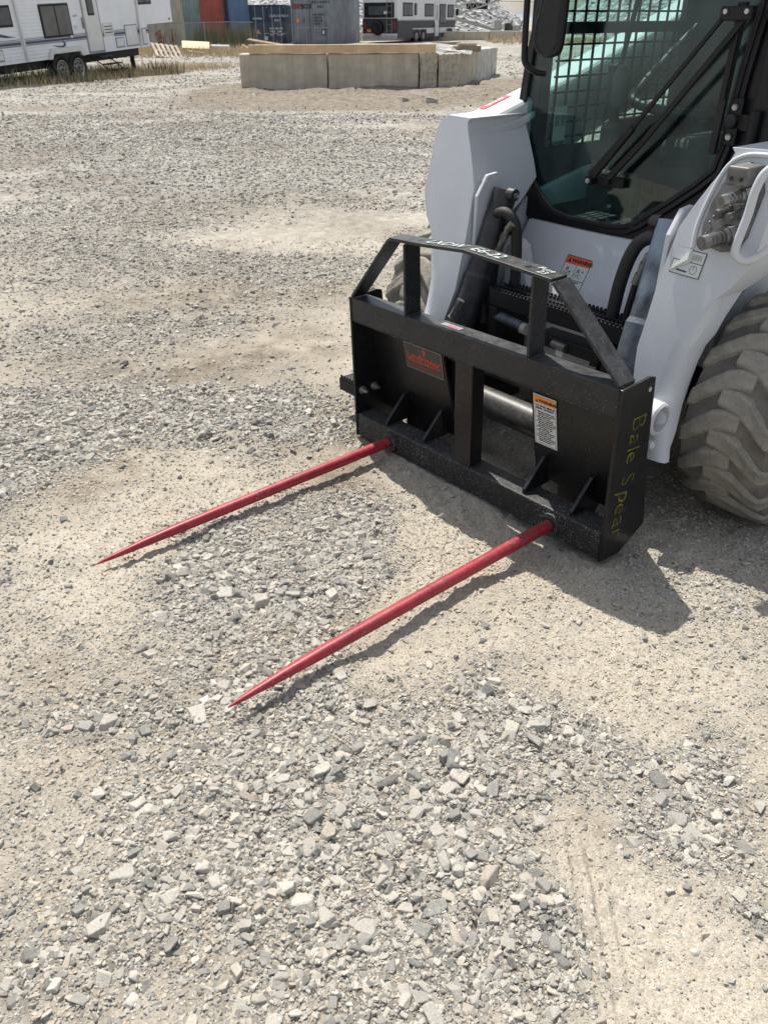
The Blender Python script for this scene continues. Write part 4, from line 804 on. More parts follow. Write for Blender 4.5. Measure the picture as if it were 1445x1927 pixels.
MB().tube(curve([(1.30, .44, 1.075), (1.235, .385, 1.078), (1.199, .365, 1.062), (1.186, .355, 1.02), (1.183, .35, .96), (1.176, .34, .885), (1.178, .345, .858), (1.20, .365, .846), (1.235, .385, .872), (1.255, .39, .93), (1.28, .42, 1.0)], 6), .011, 12).obj('coupler_guard', white, ld_, 0, 60)
# chassis
for x_ in (1.005, .05):
    MB().prism([(.56, .45), (.56, .66), (.70, .80), (1.1, .88), (2.5, .88), (2.5, .45)], 'x', x_, x_+.055).obj('side_panel', white, ld_, .01)
    MB().prism([(.58, .449), (.58, .26), (2.4, .26), (2.4, .449)], 'x', x_, x_+.055).obj('side_skirt', blacktrim, ld_, .01)
chs = MB().box((.12, .80, .30), (.99, 2.55, .755)).box((.12, .70, .28), (.99, .7999, .50)).obj('chassis', white, ld_, .02)
MB().prism([(.742, .735), (.620, .52), (.600, .30), (.659, .30), (.70, .50), (.79, .735)], 'x', .13, .98).obj('front_panel', white, ld_, .008)
bk = MB().loft([[(.205, .583, .44), (.205, .583, .69), (.225, .583, .708), (.262, .583, .708), (.29, .583, .69), (.335, .583, .56), (.36, .583, .44)], [(.205, .545, .44), (.205, .545, .67), (.225, .545, .688), (.255, .545, .688), (.278, .545, .67), (.32, .545, .55), (.345, .545, .44)]]).obj('front_bracket', white, ld_, .004)
MB().box((.20, .20, .12), (.30, .58, .40)).obj('loader_frame', blacktrim, ld_); MB().box((.82, .20, .12), (.92, .58, .40)).obj('loader_frame', blacktrim, ld_)
MB().box((.2, .58, .18), (.92, .638, .299)).obj('belly_plate', blacktrim, ld_)
# quick attach frame and cross tube
MB().cyl((.16, .27, .21), (.96, .27, .21), .052, n=24).obj('cross_tube', chrome, ld_, 0, 50)
for x0 in (.12, .86): MB().prism([(.150, .02), (.185, .02), (.30, .18), (.30, .36), (.15, .46), (.10, .46)], 'x', x0, x0+.12).obj('quick_attach_frame', blacktrim, ld_, .004)
MB().box((.07, .10, .40), (1.04, .135, .465)).obj('quick_attach_bar', blacktrim, ld_, .006)
sm = MB().box((-.225, .09, .145), (.0, .17, .150)); sm.box((-.228, .088, .098), (-.222, .17, .150)); sm.box((-.222, .088, .100), (0, .094, .1449))
for k in range(13): sm.box((-.222+k*.017, .09, .1501), (-.214+k*.017, .095, .163)); sm.box((-.222+k*.017, .165, .1501), (-.214+k*.017, .17, .163))
sm.obj('side_step', blacktrim, ld_)
# serrated entry step
def tread(x0, x1, y0, y1, z_):
    o = MB().box((x0, y0, z_-.055), (x1, y0+.008, z_)).box((x0, y1-.008, z_-.055), (x1, y1, z_)).box((x0, y0+.0081, z_-.006), (x1, y1-.0081, z_-.002)).obj('step_tread', blacktrim, ld_, .001)
    tm = MB(); n = int((x1-x0)/.016)
    for k in range(n):
        for yy_ in (y0+.001, y1-.007, (y0+y1)/2-.02, (y0+y1)/2+.02): tm.box((x0+k*.016, yy_, z_+.0002), (x0+k*.016+.008, yy_+.006, z_+.007))
    tag(tm.obj('grip_teeth', cabblack, o), kind='stuff')
    for k in range(int((x1-x0)/.075)): MB().box((x0+.02+k*.075, (y0+y1)/2-.009, z_-.0018), (x0+.062+k*.075, (y0+y1)/2+.009, z_-.0012)).obj('step_slot', ink, o)
    return o
tread(.30, .86, .37, .475, .575)
MB().cyl((.33, .39, .475), (.45, .385, .468), .022, n=14).obj('step_pipe', cylblue, ld_, 0, 40); MB().cyl((.452, .385, .468), (.475, .384, .467), .020, n=14).obj('pipe_end', plastic_gray, ld_, 0, 40)
MB().box((.30, .37, .40), (.34, .56, .515)).obj('step_bracket', blacktrim, ld_, .004); MB().box((.80, .37, .38), (.84, .56, .515)).obj('step_bracket', blacktrim, ld_, .004)
MB().box((.52, .38, .43), (.79, .46, .475)).obj('step_bar', blacktrim, ld_, .006); MB().box((.62, .368, .30), (.648, .378, .46)).obj('latch_strip', decalwhite, ld_)
MB().cyl((.60, .372, .455), (.655, .372, .452), .014, n=12).obj('latch_pin', dullsteel, ld_); MB().cyl((.84, .36, .38), (.84, .33, .38), .014, n=12).obj('latch_pin', dullsteel, ld_)
MB().tube([(.75, .56, .53), (.79, .52, .527), (.80, .50, .525)], .015, 10).obj('pipe_end', plastic_gray, ld_, 0, 50)
# decal on front panel
def warning(org, xd, yd, w_, h_, head, parent):
    xd = Vector(xd).normalized(); yd = Vector(yd); yd = (yd-xd*yd.dot(xd)).normalized(); o = Vector(org); zd = xd.cross(yd)
    q = quad('warning_label', o, xd, yd, w_, h_, ink, parent, .0006); e = w_*.022
    quad('label_panel', o+xd*e+yd*e, xd, yd, w_-2*e, h_*.30-1.5*e, decalwhite, q, .0004, .0006); quad('label_panel', o+xd*e+yd*(h_*.30+e*.5), xd, yd, w_/2-1.4*e, h_*.44, decalwhite, q, .0004, .0006); quad('label_panel', o+xd*(w_/2+.4*e)+yd*(h_*.30+e*.5), xd, yd, w_/2-1.4*e, h_*.44, decalwhite, q, .0004, .0006)
    quad('label_header', o+xd*e+yd*(h_*.755), xd, yd, w_-2*e, h_*.245-e, head, q, .0004, .0006)
    text('WARNING', h_*.158, o+xd*w_*.25+yd*h_*.81+zd*.0011, xd, yd, ink, q, thick=.0006)
    t0 = o+xd*w_*.09+yd*h_*.79+zd*.0011; m_ = MB(); m_.add([tuple(t0), tuple(t0+xd*w_*.13), tuple(t0+xd*w_*.065+yd*h_*.15)], [(0, 1, 2)]).obj('warning_triangle', ink, q)
    text('AVOID INJURY OR DEATH', h_*.058, o+xd*w_*.12+yd*h_*.225+zd*.0011, xd, yd, ink, q, thick=.0003)
    text('1. Never get under.', h_*.048, o+xd*w_*.06+yd*h_*.165+zd*.0011, xd, yd, ink, q, thick=.0002); text('2. Keep seat bar down.', h_*.048, o+xd*w_*.2+yd*h_*.10+zd*.0011, xd, yd, ink, q, thick=.0002)
    for k in (0, 1):
        c0 = o+xd*w_*(.20+.44*k)+yd*h_*.50+zd*.0012; m_ = MB()
        def disc(c, r_, r2):
            n = 14; a = [c+xd*math.cos(i*2*math.pi/n)*r_+yd*math.sin(i*2*math.pi/n)*r_ for i in range(n)]; b2 = [c+xd*math.cos(i*2*math.pi/n)*r2+yd*math.sin(i*2*math.pi/n)*r2 for i in range(n)]
            m_.add([tuple(v_) for v_ in a+b2], [(i, (i+1) % n, n+(i+1) % n, n+i) for i in range(n)])
        disc(c0+yd*h_*.10, w_*.05, w_*.02); disc(c0, w_*.07, w_*.055); disc(c0+xd*w_*.10-yd*h_*.06, w_*.06, w_*.048); disc(c0-xd*w_*.07-yd*h_*.07, w_*.05, w_*.04)
        disc(c0+xd*w_*(.17 if k else .13)+yd*h_*(.1 if k else .02), w_*.03, w_*.001)
        m_.obj('pictogram', ink, q)
    return q
warning((.372, .321+.575*.552-.002, .552), (1, 0, -.03), (.13, .575, 1), .112, .118, orange, ld_)
# decals on arms
for sgn in (1, -1):
    xo = XC+sgn*.60; u_ = Vector((0, .27, .082)).normalized(); org = Vector((xo+.022, .70, 1.1163+.0008)) if sgn < 0 else Vector((xo+.022, .625, 1.0963+.0008))
    u_ = Vector((0, .38, .10)).normalized()
    if sgn < 0: org = Vector((-.036, .645, 1.1016+.0008))
    xdir = u_ ; ydir = Vector((-1, 0, 0))
    d_ = quad('danger_strip', org, xdir, ydir, .14, .028, pink, ld_, .0006, .001); text('DANGER', .024, Vector(org)+xdir*.02+ydir*.006+Vector((0, 0, .0022)), xdir, ydir, decalwhite, d_, thick=.0008)
ang = Vector((0, .25, 1)).normalized(); yd_ = Vector((.045, .25, 1)); xd_ = Vector((1, 0, -.04))
q = quad('manual_label', (.972, .195+.25*.768-.003, .768), xd_, yd_, .094, .070, ink, ld_, .0006, .0); on = Vector((.972, .195+.25*.768-.003, .768)); yn = (yd_-xd_.normalized()*yd_.dot(xd_.normalized())).normalized(); xn = xd_.normalized(); zn = xn.cross(yn)
quad('label_panel', on+xn*.002+yn*.002, xn, yn, .090, .035, decalwhite, q, .0004, .0007); quad('label_panel', on+xn*.05+yn*.039, xn, yn, .042, .029, decalwhite, q, .0004, .0007); quad('label_blank', on-xn*.001+yn*.039, xn, yn, .050, .033, white, q, .0006, .0008)
MB().loft([[tuple(on+yn*.002+zn*.001), tuple(on+xn*.052+yn*.068+zn*.001), tuple(on+xn*.058+yn*.040+zn*.004)], [tuple(on+yn*.004+zn*.006), tuple(on+xn*.048+yn*.066+zn*.012), tuple(on+xn*.050+yn*.044+zn*.014)]]).obj('curled_corner', decalwhite, q)
bkk = on+xn*.058+yn*.046+zn*.0014; quad('book_page', bkk, xn, yn+xn*.1, .0125, .015, plastic_gray, q); quad('book_page', bkk+xn*.0135, xn, yn-xn*.1, .0125, .015, plastic_gray, q)
n_ = 18; c0 = on+xn*.070+yn*.020+zn*.0014; MB().add([tuple(c0+xn*math.cos(i*6.283/n_)*r_+yn*math.sin(i*6.283/n_)*r_) for r_ in (.0115, .0102) for i in range(n_)], [(i, (i+1) % n_, n_+(i+1) % n_, n_+i) for i in range(n_)]).obj('clock_ring', ink, q)
quad('clock_hand', c0, yn, -xn, .008, .0012, ink, q); quad('grease_gun', on+xn*.02+yn*.010+zn*.0013, xn-yn*.03, yn, .032, .004, ink, q)

# cab -------------------------------------------------------------
cab = ld_
def dy(z): return .715+.05*z
G_ = [(.105, 1.72), (.087, 1.436), (.058, 1.277), (.043, 1.084), (.051, 1.013), (.126, .875), (.199, .803), (.250, .776), (.320, .765), (.50, .765), (.56, .772), (.605, .795), (.712, .875), (.792, .939), (.84, .985), (.853, 1.05), (.862, 1.25), (.88, 1.45), (.89, 1.72)]
def off(poly, d):
    out = []; n = len(poly); ar = sum(poly[i][0]*poly[(i+1) % n][1]-poly[(i+1) % n][0]*poly[i][1] for i in range(n)); sg = 1 if ar > 0 else -1
    for i in range(n):
        a, b_, c = Vector(poly[i-1]), Vector(poly[i]), Vector(poly[(i+1) % n]); n1 = Vector(((b_-a).y, -(b_-a).x)).normalized(); n2 = Vector(((c-b_).y, -(c-b_).x)).normalized()
        q = (n1+n2)*sg; q = q.normalized()/max(.6, math.sqrt((1+n1.dot(n2))/2)); out.append((b_.x+q.x*d, b_.y+q.y*d))
    return out
door = MB().loft([[(x_, dy(z_)-.004, z_) for x_, z_ in G_], [(x_, dy(z_)+.002, z_) for x_, z_ in G_]]).obj('door_glass', cabglass, cab)
g1 = off(G_, -.012); g2 = off(G_, .016)
def ring(pa, pb, ya, yb, name, mat):
    n = len(pa); vs = [(x_, dy(z_)+ya, z_) for x_, z_ in pa]+[(x_, dy(z_)+ya, z_) for x_, z_ in pb]+[(x_, dy(z_)+yb, z_) for x_, z_ in pb]+[(x_, dy(z_)+yb, z_) for x_, z_ in pa]; fs = []
    for k in range(4):
        for i in range(n): j = (i+1) % n; fs.append((k*n+i, k*n+j, ((k+1) % 4)*n+j, ((k+1) % 4)*n+i))
    return MB().add(vs, fs).obj(name, mat, cab, .003, 50)
ring(off(G_, -.010), off(G_, .006), -.016, -.0045, 'door_gasket', rubber)
ring(off(G_, .007), off(G_, .024), -.012, .02, 'door_frame', cabblack)
# shroud plate around the door, with an opening
outl = [(.078, 1.72), (.060, 1.436), (.030, 1.277), (.015, 1.084), (.018, .97), (.045, .83), (.10, .745), (.17, .705), (.222, .673), (.46, .648), (.60, .650), (.70, .70), (.82, .76), (.95, .84), (1.04, .90), (1.07, 1.05), (1.07, 1.25), (1.07, 1.45), (1.07, 1.72)]
ring(off(G_, .025), outl, .004, .03, 'cab_front', cabblack)
MB().box((.03, .64, 1.723), (1.07, 1.95, 2.0)).obj('roof', white, cab, .04)
MB().box((.04, 1.72, .93), (1.07, 1.78, 1.722)).obj('cab_back', interior, cab)
MB().box((.08, .77, .70), (1.035, 1.75, .76)).obj('cab_floor', interior, cab)
MB().box((1.045, .80, .76), (1.07, 1.72, 1.72)).obj('cab_side', interior, cab)
# left side wall with window opening
MB().box((.06, .80, .76), (.085, 1.72, .965)).obj('cab_side', interior, cab); MB().box((.06, 1.655, .966), (.085, 1.72, 1.72)).obj('cab_pillar', interior, cab); MB().box((.03, .79, .966), (.085, .855, 1.72)).obj('cab_pillar', cabblack, cab)
sc = MB(); y_ = .868
while y_ < 1.65: sc.box((.0965, y_-.0035, .966), (.1035, y_+.0035, 1.72)); y_ += .0635
z_ = 1.0
while z_ < 1.7: sc.box((.096, .856, z_-.0035), (.104, 1.655, z_+.0035)); z_ += .0505
sc.obj('window_guard', cabblack, cab); MB().box((.090, .856, 1.335), (.108, 1.655, 1.372)).obj('guard_rail', cabblack, cab); MB().prism([(1.205, 1.20), (1.225, 1.20), (1.30, 1.50), (1.28, 1.50)], 'x', .109, .118).obj('guard_strut', cabblack, cab)
MB().box((.07, .856, .967), (.072, 1.655, 1.72)).obj('side_glass', sideglass, cab)
q = quad('safety_sign', (.112, .93, .99), (0, -1, 0), (0, 0, 1), .07, .115, decalwhite, cab); 
quad('sign_header', (.1125, .93, 1.085), (0, -1, 0), (0, 0, 1), .07, .02, orange, q, .0006, .0008)
for k in (0, 1): quad('sign_panel', (.113, .925-.033*k, 1.04), (0, -1, 0), (0, 0, 1), .027, .036, rvgrey, q, .0006, .0008)
# seat, bar, levers, console
st = thing_ = MB().box((.32, 1.22, .90), (.78, 1.62, 1.0)).obj('seat', seatm, cab, .05, 0, 4); MB().box((.34, 1.55, 1.0), (.76, 1.68, 1.50)).obj('seat_back', seatm, st, .06, 0, 4); MB().box((.45, 1.56, 1.5), (.65, 1.66, 1.66)).obj('headrest', seatm, st, .04, 0, 4)
MB().box((.32, 1.25, .761), (.78, 1.65, .899)).obj('seat_base', interior, cab)
MB().box((.17, 1.05, .761), (.27, 1.6, 1.06)).obj('side_console', interior, cab, .03); MB().box((.84, 1.05, .761), (.95, 1.6, 1.06)).obj('side_console', interior, cab, .03)
for x_ in (.22, .89): MB().tube([(x_, 1.08, 1.05), (x_, 1.05, 1.15), (x_, 1.03, 1.24)], .018, 10).obj('control_lever', blacktrim, cab, 0, 60)
MB().tube(curve([(.24, 1.5, 1.35), (.25, 1.2, 1.18), (.30, 1.08, 1.12), (.55, 1.06, 1.10), (.80, 1.08, 1.12), (.86, 1.2, 1.18), (.87, 1.5, 1.35)], 5), .018, 10).obj('lap_bar', blacktrim, cab, 0, 60)
MB().rev([(0, .022), (.02, .03), (.10, .03), (.13, .015)], (.27, 1.02, 1.11), 'z', 16).obj('joystick_grip', seatm, cab, 0, 60)
MB().box((.365, dy(.87)+.006, .80), (.565, dy(.87)+.05, .935)).obj('wiper_motor', blacktrim, cab, .006)
MB().box((.60, .95, .762), (.86, 1.15, .80)).obj('foot_pedal', dullsteel, cab, .01); MB().box((.70, .80, .80), (.76, .83, .83)).obj('interior_light', decalwhite, cab, .006)
MB().rev([(0, .10), (.05, .12), (.10, .09)], (.56, 1.0, 1.55), 'z', 20).obj('dome_console', blacktrim, cab, 0, 60)
# wiper
wy = .685
wp = MB(); wp.rev([(-.02, .010), (-.022, .016), (.03, .018)], (.410, dy(.91)-.03, .907), 'y', 14); wp.rev([(-.01, .010), (.03, .012)], (.478, dy(.91)-.03, .911), 'y', 12); wp.box((.40, dy(.91)-.025, .893), (.535, dy(.91)-.008, .922))
wo = wp.obj('wiper_pivot', blacktrim, cab, .002); MB().cyl((.410, dy(.91)-.056, .907), (.410, dy(.91)-.050, .907), .009, n=6).obj('nut', zinc, wo)
def bar(p0, p1, w0, w1, th, name, mat, par):
    p0, p1 = Vector(p0), Vector(p1); d_ = (p1-p0).normalized(); s_ = d_.cross(Vector((0, 1, 0))).normalized(); t_ = Vector((0, th, 0))
    return MB().loft([[tuple(p0+s_*w0+t_), tuple(p0+s_*w0-t_), tuple(p0-s_*w0-t_), tuple(p0-s_*w0+t_)], [tuple(p1+s_*w1+t_), tuple(p1+s_*w1-t_), tuple(p1-s_*w1-t_), tuple(p1-s_*w1+t_)]]).obj(name, mat, par, .0015)
bar((.425, wy+.025, .925), (.56, wy+.025, 1.085), .015, .010, .008, 'wiper_arm', blacktrim, cab); bar((.56, wy+.025, 1.085), (.815, wy+.02, 1.395), .007, .006, .005, 'wiper_arm', blacktrim, cab)
bar((.49, wy+.03, .925), (.60, wy+.03, 1.045), .011, .009, .006, 'wiper_arm', blacktrim, cab); bar((.60, wy+.03, 1.045), (.882, wy+.03, 1.403), .0085, .008, .005, 'wiper_arm', blacktrim, cab)
MB().box((.80, wy+.005, 1.375), (.895, wy+.035, 1.41)).obj('wiper_link', blacktrim, cab, .005)
for x_ in (.82, .883): MB().cyl((x_, wy-.002, 1.397), (x_, wy+.006, 1.397), .0065, n=10).obj('nut', zinc, cab)
bar((.842, wy+.05, 1.42), (.832, wy+.055, 1.03), .013, .010, .008, 'wiper_blade', rubber, cab); bar((.850, wy+.04, 1.40), (.842, wy+.045, 1.18), .004, .004, .008, 'wiper_blade', blacktrim, cab)
# hinge and latch hardware on the right post
for z_ in (1.160, 1.081):
    MB().box((.852, dy(z_)-.022, z_-.025), (.893, dy(z_)-.014, z_+.025)).obj('hinge_plate', blacktrim, cab, .008, 0, 3); MB().rev([(-.004, .004), (-.006, .009), (0, .0095)], (.872, dy(z_)-.023, z_), 'y', 16).obj('washer', zinc, cab)
MB().rev([(-.02, .015), (-.018, .019), (0, .02)], (.868, dy(1.12)-.015, 1.122), 'y', 18).obj('rubber_stop', rubber, cab, 0, 40)
MB().box((.850, dy(1.12)-.016, 1.098), (.935, dy(1.12)-.008, 1.142)).obj('hinge_leaf', blacktrim, cab, .002); MB().cyl((.945, dy(1.1)-.03, 1.045), (.945, dy(1.1)-.03, 1.155), .017, n=16).obj('hinge_barrel', blacktrim, cab, 0, 40)
MB().box((.925, dy(1.1)-.02, .95), (1.0, dy(1.1)+.004, 1.5)).obj('cab_pillar', cabblack, cab, .006); MB().box((1.005, .735, .9), (1.068, .775, 1.72)).obj('cab_pillar', cabblack, cab, .008)
# grab loop and mirror at left post
MB().tube(curve([(.108, .665, 1.62), (.113, .663, 1.43), (.118, .662, 1.30), (.125, .665, 1.252), (.150, .69, 1.228), (.17, .72, 1.222)], 6), .011, 12).obj('grab_handle', blacktrim, cab, 0, 60)
lp = [(.178, 1.60), (.174, 1.42), (.160, 1.37), (.158, 1.325), (.170, 1.296), (.20, 1.285), (.235, 1.288), (.252, 1.305), (.258, 1.40), (.262, 1.60)]
MB().tube(curve([(x_, .68, z_) for x_, z_ in lp], 5), .014, 10).obj('mirror_frame', blacktrim, cab, 0, 60)
MB().loft([[(x_, .664, z_) for x_, z_ in lp], [(x_, .70, z_) for x_, z_ in lp]]).obj('mirror_housing', cabblack, cab, .008)
# rear body
MB().box((.10, 1.96, .931), (1.02, 2.62, 1.55)).obj('engine_cover', white, ld_, .05, 0, 3); 
for sgn in (1, -1): x_ = XC+sgn*.57; MB().prism([(2.0, .9), (2.7, .9), (2.75, 1.7), (2.45, 1.75)], 'x', x_-.05, x_+.05).obj('rear_tower', white, ld_, .02)
# wheels with moulded lugs
R_ = .415
prof = [(.150, .22), (.160, .29), (.158, .350), (.145, .384), (.10, .395), (0, .398), (-.10, .395), (-.145, .384), (-.158, .350), (-.160, .29), (-.150, .22)]
tyre_me = None; lug_me = None
def lug_mesh():
    # one chevron bar: from just past the centre line out over the shoulder (side +x)
    path = [(-.045, .00, .000), (.015, .004, .0), (.055, .022, .0), (.105, .066, -.002), (.145, .100, -.010), (.160, .115, -.040), (.163, .120, -.070)]  # axial, circumferential, radial drop
    secs = []
    for i, (ax, cf, dr) in enumerate(path):
        w_ = [.032, .041, .042, .038, .037, .034, .028][i]; rt = R_+dr; rb = .388+min(0, dr*.9)-(.012 if i > 3 else 0)
        sec = []
        for wc, rr_ in ((-w_-.008, rb), (-w_*.78, rt), (w_*.78, rt), (w_+.008, rb)):
            a = (cf+wc)/R_; xx = ax if i < 5 else ax
            if i >= 4 and rr_ == rb: xx -= .022
            sec.append((xx, -math.sin(a)*rr_, math.cos(a)*rr_))
        secs.append(sec)
    return MB().loft(secs)
def wheel(p, flip):
    global tyre_me, lug_me
    if tyre_me is None:
        o = MB().rev(prof, (0, 0, 0), 'x', 56).obj('wheel', tyrebase, ld_, 0, 50); tyre_me = o.data
        l0 = lug_mesh().obj('lug', tyre, o, .008, 0, 2); lug_me = l0.data; first = [l0]
    else:
        o = bpy.data.objects.new('wheel', tyre_me); C.objects.link(o); o.parent = ld_; first = []
    o.location = p
    n = 18
    for k in range(n):
        for sd_ in (0, 1):
            if first: l_ = first.pop()
            else:
                l_ = bpy.data.objects.new('lug', lug_me); C.objects.link(l_); l_.parent = o
                b_ = l_.modifiers.new('bevel', 'BEVEL'); b_.width = .008; b_.segments = 2; b_.limit_method = 'ANGLE'
            a = (k+.5*sd_)*2*math.pi/n
            l_.rotation_euler = (a, 0, 0); l_.scale = (1 if sd_ else -1, 1, 1)
    MB().rev([(-.06, .05), (-.02, .07), (-.02, .13), (.02, .16), (.09, .205), (.135, .215), (.14, .228), (.10, .23)] if not flip else [(-.10, .23), (-.14, .228), (-.135, .215), (-.09, .205), (-.02, .16), (.02, .13), (.02, .07), (.06, .05)], (0, 0, 0), 'x', 36).obj('rim', white, o, 0, 35)
    for k in range(8): MB().cyl((.02, .10*math.cos(k*.785), .10*math.sin(k*.785)), (-.0 if flip else .0, .10*math.cos(k*.785), .10*math.sin(k*.785)), .012, n=6).obj('wheel_nut', zinc, o)
    return o
ZW = .347
for x_, y_, fl_ in ((1.25, .70, False), (-.128, .69, True), (1.24, 1.70, False), (-.128, 1.70, True)): wheel((x_, y_, ZW), fl_).scale = (.89, .857, .857)
for x0, x1 in ((.98, 1.15), (-.03, .13)):
    for y_ in (.69, 1.70): MB().cyl((x0, y_, ZW), (x1, y_, ZW), .07, n=16).obj('axle_hub', blacktrim, ld_)
MB().tube(curve([(1.06, .66, .82), (1.10, .60, .79), (1.16, .62, .80), (1.22, .66, .84)], 5), .006, 8).obj('cable', blacktrim, ld_)

# ---------------------------------------------------------------- bale spear attachment
at = thing('bale_spear_attachment', 'black bale spear frame with two red spears and hand-painted Bale Spear lettering', 'bale spear', tuple(T), rot=(.02, -.0165, yaw))
Wd = 1.14
def ep(x0, x1):
    return MB().prism([(.0, .004), (.09, -.004), (.205, .055), (.165, .30), (.145, .545), (.118, .552), (.105, .55), (.0, .547)], 'x', x0, x1).obj('end_plate', black, at, .0015)
epR = ep(Wd, Wd+.010); epL = ep(-.010, 0)
MB().rev([(0, .001), (.0006, .008)], (Wd+.010, .125, .528), 'x', 14).obj('hole', ink, epR)
for y_, z_ in ((.050, .118), (.088, .150)): MB().rev([(0, .009), (.0006, .009)], (Wd+.010, y_, z_), 'x', 14).obj('hole', ink, epR)
MB().rev([(-.0, .007), (.0006, .007)], (Wd+.0101, .125, .515), 'x', 14).obj('hole', plastic_gray, epR)
MB().box((.001, .002, .462), (Wd-.001, .072, .545)).obj('top_beam', blackflat, at, .003)
MB().box((.001, .002, .006), (Wd-.001, .085, .098)).obj('bottom_tube', blacktube, at, .005)
MB().box((.527, .004, .098), (.605, .060, .4615)).obj('center_post', black, at, .003)
for xa, xb, xa2, xb2 in ((.002, .385, .002, .41), (.775, 1.138, .780, 1.138)):
    P_ = [(xa, .074, .50), (xb, .074, .50), (xb, .082, .43), (xb2, .135, .10), (xa2, .135, .10), (xa, .082, .43)]
    MB().loft([[tuple(p_) for p_ in P_], [(a, b_+.010, c) for a, b_, c in P_]]).obj('backing_plate', black, at)
for x_ in (.165, .365, .835, 1.02):
    MB().prism([(.012, .0985), (.012, .115), (.098, .20), (.112, .20), (.128, .10)], 'x', x_-.006, x_+.006).obj('gusset', black, at, .001)
for x_ in (.290, .822): MB().box((x_-.005, .002, .5455), (x_+.005, .068, .775)).obj('upright', blackflat, at, .0012)
def flat(pts, y0, y1, th, name):
    P_ = [Vector((p_[0], 0, p_[1])) for p_ in pts]; secs = []
    for i, p_ in enumerate(P_):
        d_ = (P_[min(i+1, len(P_)-1)]-P_[max(0, i-1)]).normalized(); nrm = Vector((-d_.z, 0, d_.x))*th/2
        secs.append([(p_.x+nrm.x, y0, p_.z+nrm.z), (p_.x-nrm.x, y0, p_.z-nrm.z), (p_.x-nrm.x, y1, p_.z-nrm.z), (p_.x+nrm.x, y1, p_.z+nrm.z)])
    return MB().loft(secs).obj(name, blackflat, at, .0012)
rail = flat([(.216, .781), (.38, .787), (.555, .799), (.72, .790), (.885, .778)], .002, .068, .010, 'top_rail')
flat([(.004, .551), (.211, .776)], .002, .068, .010, 'diagonal_brace'); flat([(.890, .774), (1.134, .551)], .002, .068, .010, 'diagonal_brace')
for x_, z_, r_, mt_ in ((.335, .7905, .009, ink), (.535, .8030, .009, ink), (.775, .7920, .010, ink), (.640, .7995, .006, M['rustbox']), (.725, .7946, .005, lamp_red)): MB().rev([(0, r_), (.0006, r_)], (x_, .035, z_), 'z', 14).obj('hole', mt_, rail)
for s_, x_, z_, sl in (('LXDW', .375, .7945, .06), ('E6-22', .565, .8055, -.053), ('Fuse', .805, .7915, -.075)):
    text(s_, .052 if s_ != 'Fuse' else .03, (x_, .058 if s_ != 'Fuse' else .032, z_), (1, 0, sl), (0, 1, 0), chalk, rail, 'chalk_writing', shear=.2) if False else text(s_, .052 if s_ != 'Fuse' else .030, (x_, .014 if s_ != 'Fuse' else .036, z_), (1, 0, sl), (0, 1, 0), chalk, rail, 'chalk_writing', shear=.25)
text('23', .030, (.825, .008, .7905), (1, 0, -.075), (0, 1, 0), chalk, rail, 'chalk_writing', shear=.25)
r_ = random.Random(12); zc_ = .455
for ch_ in 'Bale Spear':
    if ch_ == ' ': zc_ -= .022; continue
    wd = {'B': .052, 'a': .040, 'l': .020, 'e': .046, 'S': .046, 'p': .040, 'r': .03}[ch_]; sl_ = r_.uniform(-.12, .12)
    text(ch_, r_.uniform(.078, .096), (Wd+.0105, .064-.028*(.455-zc_)/.41+r_.uniform(-.004, .004), zc_), (0, sl_-.06, -1), (0, 1, sl_-.05), yellow, epR, 'painted_lettering', shear=r_.uniform(-.1, .25), thick=-.0012+r_.uniform(-.0008, .0008)); zc_ -= wd
# sleeves and spears
for x_ in (.198, .962):
    MB().rev([(-.016, .026), (-.018, .034), (-.012, .038), (.0, .038)], (x_, .002, .048), 'y', 28).obj('spear_sleeve', blacktube, at, 0, 40)
    mb = MB(); z0 = .050; secs = []
    for y_, r_, dz in ((0, .0190, 0), (-.16, .0192, 0), (-.40, .0188, 0), (-.70, .0180, -.001), (-.86, .0165, -.002), (-.97, .0135, -.004), (-1.05, .0092, -.007), (-1.10, .0056, -.009), (-1.122, .0020, -.011)):
        n = 20; q = min(1, max(0, (-y_-.25)/.25)); ring_ = []
        for k in range(n):
            a = 2*math.pi*k/n+.2; rr_ = r_*((1-q)+q*min(1.12, 1/max(abs(math.cos(a-.2)), abs(math.sin(a-.2))))*.90)
            ring_.append((x_+rr_*math.cos(a), y_-.014, z0+dz+rr_*math.sin(a)))
        secs.append(ring_)
    sp = mb.loft(secs).obj('spear', red, at, 0, 38)
# bolts on left plate
for y_, z_ in ((.032, .186), (.090, .186)):
    bt = MB().rev([(0, .016), (.003, .016)], (.0005, y_, z_), 'x', 18).obj('bolt', zinc, at)
    MB().rev([(.003, .0125), (.015, .012)], (.0005, y_, z_), 'x', 6).obj('nut', zinc, bt); MB().rev([(.015, .0065), (.030, .006)], (.0005, y_, z_), 'x', 12).obj('bolt_shank', zinc, bt)
